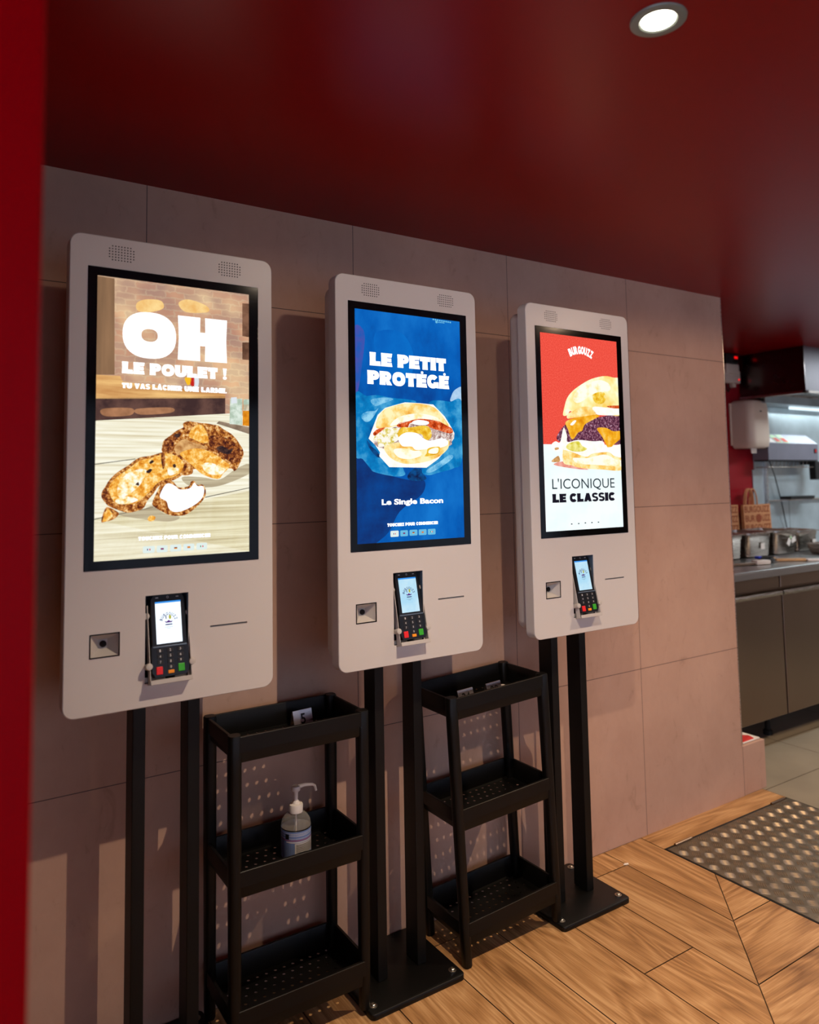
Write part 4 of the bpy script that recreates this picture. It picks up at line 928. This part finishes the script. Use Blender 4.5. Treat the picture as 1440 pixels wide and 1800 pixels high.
# ------------------------------------------------------------------ kitchen
FY, CT = .50, .845                            # counter front edge, worktop height
bm = BM()
prof = [(FY + .012, CT - .040), (FY, CT - .036), (FY, CT - .010), (FY + .004, CT - .002), (FY + .012, CT), (YB - .012, CT), (YB - .012, CT - .040)]
loft(bm, [[(x, p[0], p[1]) for p in prof] for x in (2.64, 5.6)])
o = ob('worktop', bm, M['top']); tag(o, 'stainless steel worktop carrying the food pans', 'worktop')
t = thing('counter_fridge', 'brown-reflecting stainless under-counter fridge with two visible doors', 'fridge', (2.64, FY + .03, 0))
bm = BM(); add_box(bm, 0, 2.4, .012, .58, .13, CT - .042, 0); ob('cabinet_body', bm, M['steelh'], t)
GX = 3.353 - 2.64
for a, b in ((GX - .66, GX - .006), (GX + .006, GX + .72), (GX + .732, GX + 1.45)):
    bm = BM(); add_box(bm, a, b, -.004, .020, .745, CT - .043, 0, .002, 1); ob('control_strip', bm, M['steelh'], t)
    bm = BM(); add_box(bm, a, b, -.012, .012, .13, .712, 0, .003, 2); d = ob('door', bm, M['steelh'], t)
    bm = BM(); pr = [(-.012, .706), (-.020, .712), (-.022, .722), (-.016, .731), (-.004, .733), (.004, .728), (.004, .706)]
    loft(bm, [[(x, p[0], p[1]) for p in pr] for x in (a, b)]); ob('door_handle', bm, M['steel'], d, smooth=True)
for x in (.08, GX, 1.5, 2.3):
    bm = BM(); add_lathe(bm, [(.022, 0), (.022, .02), (.014, .03), (.014, .13)], x, .10, 14); ob('foot', bm, M['dark'], t, smooth=True)

def pan(label, x0, x1, y0, y1, h, z=CT, stickers=(), base=None):
    t = thing('food_pan', label, 'food pan', ((x0 + x1) / 2, (y0 + y1) / 2, z + .0005), group='steel food pans on the worktop')
    hx, hy = (x1 - x0) / 2, (y1 - y0) / 2
    rr = lambda i, zz, r=.022: [(p[0], p[1], zz) for p in rrect(-hx + i, hx - i, -hy + i, hy - i, r, 5)]
    bm = BM(); loft(bm, [rr(.030, .001, .01), rr(.018, 0), rr(.009, .006), rr(.002, h - .03), rr(-.001, h - .026), rr(-.001, h - .004), rr(-.012, h - .006, .02), rr(-.012, h - .002, .02), rr(.002, h, .02), rr(.004, h - .03), rr(.012, .010), rr(.03, .006, .01)], True, True)
    ob('pan_shell', bm, M['steel'], t, smooth=True, angle=50)
    for (sx, sz, sw, sh, ang, m) in stickers:
        bm = BM(); add_box(bm, -sw / 2, sw / 2, -.0004, .0004, -sh / 2, sh / 2); ob('sticker', bm, M[m], t, (sx, -hy - .0008, sz), (0, ang, 0))
    return t
pan('steel food pan cut off by the wall edge, without a sticker', 3.345, 3.560, .845, 1.07, .140)
pan('steel food pan with one square white sticker', 3.607, 3.835, .845, 1.07, .140, stickers=((.022, .062, .038, .034, .03, 'paper'),))
pan('steel food pan with two torn white stickers', 3.882, 4.100, .845, 1.07, .140, stickers=((.018, .072, .03, .045, .6, 'paper'), (.066, .082, .045, .03, -.3, 'paper'), (.040, .092, .02, .02, .2, 'grnpaper')))
pan('steel food pan with a pale sticker behind the shallow tray', 4.150, 4.365, .865, 1.07, .128, stickers=((.062, .050, .04, .04, .05, 'paper'),))
pan('shallow steel tray at the right end of the worktop', 4.11, 4.50, .60, .80, .062)

def bag(label, x0, w, y, h, seed):
    t = thing('paper_bag', label, 'paper bag', (x0, y, CT + .0008), (0, 0, 0), 'printed kraft takeaway bags')
    bm = BM(); loft(bm, [[(0, 0, 0), (w, 0, 0), (w, .03, 0), (0, .03, 0)], [(-.004, .008, h), (w - .004, .008, h), (w - .004, .024, h), (-.004, .024, h)]]); ob('bag_body', bm, M['kraft'], t)
    bm = BM(); rows = 5; rh = h / rows
    fn = lambda p: (p[0] - .004 * p[2] / h, p[1] + .008 * p[2] / h, p[2])
    for r in range(rows):
        z0 = r * rh + rh * .14; z1 = z0 + rh * .72
        off = (seed * .37 + r * .21) % 1 * .03
        if r == 3:
            add_text(bm, 'BUR', .012, w * .40, z0, z1, -.0009, 0, .02, fn); add_text(bm, 'UZZ', w * .66, w - .012, z0, z1, -.0009, 0, .02, fn)
            flat(bm, [[fn((a, 0, b))[::2] for a, b in ell(w * .53, (z0 + z1) / 2, w * .10, rh * .46)]], .0035, 1)
        else: add_text(bm, 'BURGOUZZ', .010, w - .010, z0, z1, -.0009, 0, .02, fn)
    ob('printed_name', bm, [M['kraftink'], M['kraftink']], t)
    return t
def handles(parent, xs, zs, w, h):
    for k, x in enumerate(xs):
        bm = BM(); pts = [(x + w / 2 * math.cos(a), .012 + k * .003, zs + h * math.sin(a)) for a in [PI * q / 12 for q in range(13)]]
        add_tube(bm, pts, .004, 8); ob('bag_handle', bm, M['kraft'], parent, smooth=True)
b1 = bag('printed brown kraft paper bag with twisted handles standing behind the food pans', 3.968, .285, 1.085, .282, 1)
handles(b1, [.070, .078, .062, .086, .128, .134], .275, .085, .105)
b2 = bag('printed brown kraft paper bag half hidden by the tiled wall edge', 3.665, .285, 1.108, .284, 2)
handles(b2, [.16], .27, .08, .06)

# small things lying on the worktop
t = thing('serving_tongs', 'grey tongs with a white plastic end lying on the worktop', 'tongs', (3.33, .66, CT + .002), (0, 0, -.25))
bm = BM(); add_box(bm, -.14, .02, -.012, .012, 0, .012, 0, .003); ob('handle', bm, M['steelh'], t)
bm = BM(); add_box(bm, .02, .11, -.022, .022, 0, .022, 0, .006); ob('end_grip', bm, M['pump'], t, smooth=True)
t = thing('coiled_strap', 'coiled black strap with a blue tag on the worktop', 'strap', (3.50, .68, CT + .006))
bm = BM(); add_tube(bm, [((.05 - .004 * q / 6) * math.cos(q * .5) * 1.2, (.035 - .002 * q / 6) * math.sin(q * .5), .0006 * q) for q in range(30)], .005, 8); ob('strap', bm, M['dark'], t, smooth=True)
bm = BM(); add_box(bm, -.030, .000, .022, .048, .012, .026, 0, .003); ob('tag', bm, M['blue'], t)
bm = BM(); add_lathe(bm, [(.008, .012), (.010, .016), (.008, .022)], .055, -.01, 12); ob('buckle', bm, M['zinc'], t, smooth=True)
t = thing('spatula', 'wooden handled spatula with a white end lying on the worktop', 'spatula', (3.66, .62, CT + .001), (0, 0, -.55))
bm = BM(); add_box(bm, -.10, .06, -.011, .011, .001, .016, 0, .005); ob('handle', bm, M['wood'], t, smooth=True)
bm = BM(); add_box(bm, .06, .16, -.022, .022, 0, .012, 0, .003); ob('blade', bm, M['pump'], t)
# steel lining of the rear wall with a ledge
HZ_ = 1.79
t = thing('steel_splashback', 'greasy bright steel wall lining with a ledge behind the cooking line', 'splashback', (4.165, YB, CT))
bm = BM(); add_box(bm, 0, 1.95, -.006, -.0005, .002, .50, 0); add_box(bm, .02, 1.95, -.006, -.0005, .50, HZ_ - CT, 0); ob('lining_sheet', bm, M['backsteel'], t)
bm = BM(); add_box(bm, .125, 1.95, -.030, -.006, .295, .305, 0, .002, 1); ob('ledge', bm, M['steel'], t)
bm = BM(); add_box(bm, .125, .135, -.024, -.006, .002, .98, 0, .001, 1); add_box(bm, .39, .392, -.0068, -.006, .002, .295, 1); ob('seam', bm, [M['steel'], M['dark']], t)
bm = BM(); add_tube(bm, [(4.30, YB - .040, 1.40), (4.36, YB - .035, 1.30), (4.43, YB - .030, 1.13), (4.49, YB - .020, .97), (4.52, YB - .02, .852)], .0035, 8)
o = ob('hanging_cable', bm, M['dark'], smooth=True); tag(o, 'thin black cable hanging across the steel splashback', 'cable')
bm = BM(); loft(bm, [rrect_ for rrect_ in [[(p[0], p[1], z) for p in rrect(4.415 + i, 4.70 - i, YB - .10 + i, YB - .033 - i, .008, 3)] for z, i in ((1.151, .004), (1.153, 0), (1.170, -.004), (1.171, .004))]])
o = ob('baking_tray', bm, M['dark'], smooth=True); tag(o, 'flat black tray resting on the steel ledge', 'tray')
bm = BM(); 
for a in (4.42, 4.68): add_box(bm, a - .004, a + .004, YB - .095, YB - .006, 1.1435, 1.1505, 0)
o = ob('tray_bracket', bm, M['steel']); o.parent = t; o.matrix_parent_inverse = Matrix.Translation(t.location).inverted()
# extractor hood
HX, HYN, HZ = 4.07, .73, 1.80
t = thing('extractor_hood', 'large stainless extractor hood with slatted grease filters under the red ceiling', 'extractor hood', (HX, HYN, HZ))
hw, hd, hh = 1.9, YB - HYN - .007, ZC - HZ - .001
bm = BM(); th = .003
add_box(bm, 0, th, 0, hd, 0, hh, 1); add_box(bm, th, hw, 0, th, 0, hh, 0); add_box(bm, hw - th, hw, 0, hd, 0, hh, 0); add_box(bm, th, hw - th, hd - th, hd, 0, hh, 0)
add_box(bm, th, hw - th, th, hd - th, hh - .004, hh, 0)
for a in ((-.012, hw, -.012, .014, -.014, .002), (-.012, .014, -.012, hd, -.014, .002)): add_box(bm, *a, 2, .002, 1)
ob('hood_shell', bm, [M['hoodfront'], M['hoodside'], M['steel']], t)
for k in range(3):
    fx = .06 + k * .56; bm = BM()
    for a in ((fx, fx + .53, .03, .042), (fx, fx + .53, .24, .252), (fx, fx + .012, .03, .252), (fx + .518, fx + .53, .03, .252)): add_box(bm, a[0], a[1], a[2], a[3], .004, .022, 0)
    for q in range(16): add_box(bm, fx + .02 + q * .0315, fx + .036 + q * .0315, .042, .24, .008, .018, 0)
    add_box(bm, fx, fx + .53, .03, .252, .024, .026, 1)
    ob('grease_filter', bm, [M['steel'], M['dark']], t)
bm = BM(); add_box(bm, .01, hw - .01, .262, hd - .004, -.045, -.035, 0); add_box(bm, .01, hw - .01, .256, .262, -.045, .02, 0); ob('drip_channel', bm, M['backsteel'], t)
bm = BM(); add_tube(bm, [(.42, .335, -.055), (1.6, .335, -.055)], .010, 10); ob('hood_lamp', bm, M['tube'], t, smooth=True)
# wall-hung grill with tickets on top
GX0, GY0 = 4.168, 1.035
t = thing('salamander_grill', 'wall-mounted steel grill with slanted top and a red switch', 'grill', (GX0, GY0, 1.405))
gw, gd = .575, YB - GY0 - .008
prof = [(0, 0), (0, .106), (.075, .168), (gd, .168), (gd, 0)]
bm = BM(); loft(bm, [[(x, p[0], p[1]) for p in prof] for x in (.0, gw)]); ob('grill_body', bm, M['grill'], t)
bm = BM(); add_box(bm, .0, gw, .004, gd - .01, -.008, -.0005, 0); ob('heating_underside', bm, M['dark'], t)
bm = BM(); add_box(bm, gw - .05, gw - .022, -.006, -.0005, .045, .075, 0, .002, 1); add_box(bm, gw - .046, gw - .036, -.009, -.006, .050, .070, 1, .001, 1); ob('switch', bm, [M['dark'], M['keyred']], t)
bm = BM(); add_box(bm, gw - .03, gw + .025, .005, .05, -.13, -.0085, 0, .003, 1); add_box(bm, gw - .03, gw + .025, .05, gd, -.03, -.0085, 0); ob('bracket', bm, M['dark'], t)
bm = BM()
for y in (.012, .05, .09): add_tube(bm, [(.01, y, -.046), (gw - .05, y, -.046)], .003, 6)
for q in range(11): add_tube(bm, [(.02 + q * .044, .02, -.046), (.03 + q * .044, .02, -.012), (.03 + q * .044, .02, -.009)], .002, 6); add_tube(bm, [(.02 + q * .044, .012, -.046), (.02 + q * .044, .095, -.046)], .002, 6)
ob('wire_rack', bm, M['steel'], t, smooth=True)
sl = math.atan2(.062, .075)
for k, (x, m) in enumerate(((.030, 'paper'), (.110, 'grnpaper'), (.190, 'grnpaper'))):
    o = thing('order_ticket', ['small plain white ticket on the slanted grill top', 'green and pink ticket in the middle of the slanted grill top', 'green and pink ticket nearest the switch on the grill top'][k], 'ticket', (GX0 + x, GY0, 1.511), (sl, 0, 0), 'tickets stuck on the grill')
    bm = BM(); add_box(bm, 0, .062, .004, .09 if k else .05, .0006, .0016, 0); ob('slip', bm, M[m], o)
    if k:
        bm = BM(); add_box(bm, .006, .056, .012, .055, .0017, .0021, 0); ob('printed_block', bm, M['redpaper'], o); o.children[-1]['label'] = 'red printed block'
# paper towel dispenser
t = thing('towel_dispenser', 'rounded white paper towel dispenser on the red kitchen wall', 'towel dispenser', (3.955, YB, 1.475))
dw, dd, dh = .208, .150, .30
bm = BM(); rings = []
def dsec(z, s, y1=-dd): 
    o = [(0 + s, -.012), (0 + s * 1.2, y1 * .55)]
    for q in range(7):
        a = PI / 2 * q / 6; o.append((s * 1.2 + .045 * (1 - math.cos(a)), y1 + .045 - .045 * math.sin(a) + s))
    for q in range(7):
        a = PI / 2 * q / 6; o.append((dw - s * 1.2 - .045 + .045 * math.sin(a), y1 + .045 - .045 * math.cos(a) + s))
    o += [(dw - s, -.012)]
    return [(x, y, z) for x, y in o]
loft(bm, [dsec(*a) for a in ((0.004, .035), (.0, .02), (.012, .004), (.05, 0), (.22, 0), (.278, .005), (.292, .015), (.30, .035))])
ob('cover', bm, M['cream'], t, smooth=True, angle=60)
bm = BM(); add_box(bm, -.006, dw + .006, -.014, -.001, .02, .285, 0, .003, 1); ob('back_plate', bm, M['cream'], t)
bm = BM(); flat(bm, [[(.080, .235), (.086, .228), (.098, .232), (.108, .226), (.098, .223), (.086, .222)]], -dd - .0006); ob('maker_mark', bm, M['hole'], t)
bm = BM(); loft(bm, [[(.07, -.09, .012), (.13, -.09, .012), (.13, -.085, .012), (.07, -.085, .012)], [(.07, -.094, -.03), (.12, -.094, -.028), (.12, -.089, -.028), (.07, -.089, -.03)]]); ob('paper_towel', bm, M['paper'], t)
# control boxes high on the red wall
t = thing('alarm_unit', 'black box with red digits above a pale box with a red light, kitchen wall', 'control box', (3.868, YB, 1.88))
bm = BM(); add_box(bm, .0, .13, -.055, -.001, .125, .187, 0, .004, 1); ob('display_box', bm, M['dark'], t)
bm = BM(); add_box(bm, .085, .118, -.0566, -.055, .155, .170, 0); ob('red_digits', bm, M['led'], t)
bm = BM(); add_box(bm, .010, .14, -.05, -.001, .060, .122, 0, .006, 2); add_box(bm, .0, .165, -.04, -.001, .004, .085, 0, .006, 2); add_box(bm, .095, .13, -.03, -.001, -.02, .006, 0, .003, 1); ob('relay_box', bm, M['cream'], t, smooth=True)
bm = BM(); add_lathe(bm, [(.006, 0), (.006, .004), (.003, .006)], n=12, mat=Matrix.Translation((.145, -.0395, .028)) @ Matrix.Rotation(PI / 2, 4, 'X')); ob('red_light', bm, M['led'], t, smooth=True)
bm = BM(); add_tube(bm, [(.04, -.02, .004), (.045, -.022, -.03), (.06, -.02, -.05), (.075, -.02, -.03), (.07, -.018, .004)], .004, 8); add_tube(bm, [(.02, -.02, .004), (.025, -.022, -.045), (.03, -.01, -.06)], .004, 8); ob('cable', bm, M['dark'], t, smooth=True)
# folded red and white paper on the upstand
t = thing('folded_wrapper', 'folded red and white paper lying on the low tiled upstand', 'paper', (2.60, WY + .012, .1975))
bm = BM(); add_box(bm, 0, .118, 0, .075, 0, .006, 0, .001, 1); ob('white_sheet', bm, M['paper'], t, rot=(0, 0, 0))
bm = BM(); loft(bm, [[(.0, .002, .0062), (.085, .004, .0062), (.100, .030, .0062), (0, .060, .0062)], [(.0, .008, .024), (.070, .012, .017), (.085, .032, .012), (0, .055, .024)]]); ob('red_sheet', bm, M['redpaper'], t)

# ------------------------------------------------------------------ light
def area(name, loc, rot, sx, sy, e, col):
    l = bpy.data.lights.new(name, 'AREA'); l.shape = 'RECTANGLE'; l.size = sx; l.size_y = sy; l.energy = e; l.color = col
    o = bpy.data.objects.new(name, l); C.objects.link(o); o.location = loc; o.rotation_euler = rot
    return o
area('front_fill_daylight', (2.0, YF - .12, 1.09), (PI / 2, 0, 0), 7.1, 1.74, 46, (.70, .76, 1.0))  # added fill light behind the unseen front window
area('left_fill_daylight', (XL - .12, (WA + WB) / 2, 1.09), (PI / 2, 0, -PI / 2), WB - WA, 1.74, 75, (.70, .76, 1.0))  # added cool fill from the left, behind the unseen side window
area('hood_light', (5.0, YB - .085, 1.728), (-.1, 0, 0), 1.15, .03, 3.2, (.84, .96, 1.0))
area('kitchen_fill_light', (5.0, .25, ZC - .012), (0, 0, 0), .9, .25, 27, (.84, .94, 1.0))  # added fill from the unseen ceiling panel
w = bpy.data.worlds.new('World'); bpy.context.scene.world = w; w.use_nodes = True
w.node_tree.nodes['Background'].inputs['Color'].default_value = (.5, .55, .62, 1); w.node_tree.nodes['Background'].inputs['Strength'].default_value = .12

# ------------------------------------------------------------------ camera
cam = bpy.data.cameras.new('camera'); co = bpy.data.objects.new('camera', cam); C.objects.link(co)
r, u, f = Vector((0.845709, -0.533416, -0.015606)), Vector((-0.026323, -0.070907, 0.997136)), Vector((0.532995, 0.842876, 0.074008))
co.matrix_world = Matrix(((r.x, u.x, -f.x, -0.30227), (r.y, u.y, -f.y, -1.62968), (r.z, u.z, -f.z, 1.29829), (0, 0, 0, 1)))
cam.sensor_fit = 'VERTICAL'; cam.sensor_height = 36; cam.sensor_width = 28.8; cam.lens = 26.10711
cam.shift_x = 0.017719; cam.shift_y = -0.082371; cam.clip_start = .05
cam.dof.use_dof = True; cam.dof.focus_distance = 2.05; cam.dof.aperture_fstop = 2.6
sc = bpy.context.scene; sc.camera = co
sc.view_settings.view_transform = 'Standard'; sc.view_settings.look = 'None'; sc.view_settings.gamma = 1; sc.view_settings.use_curve_mapping = False
sc.view_settings.exposure = 0.0
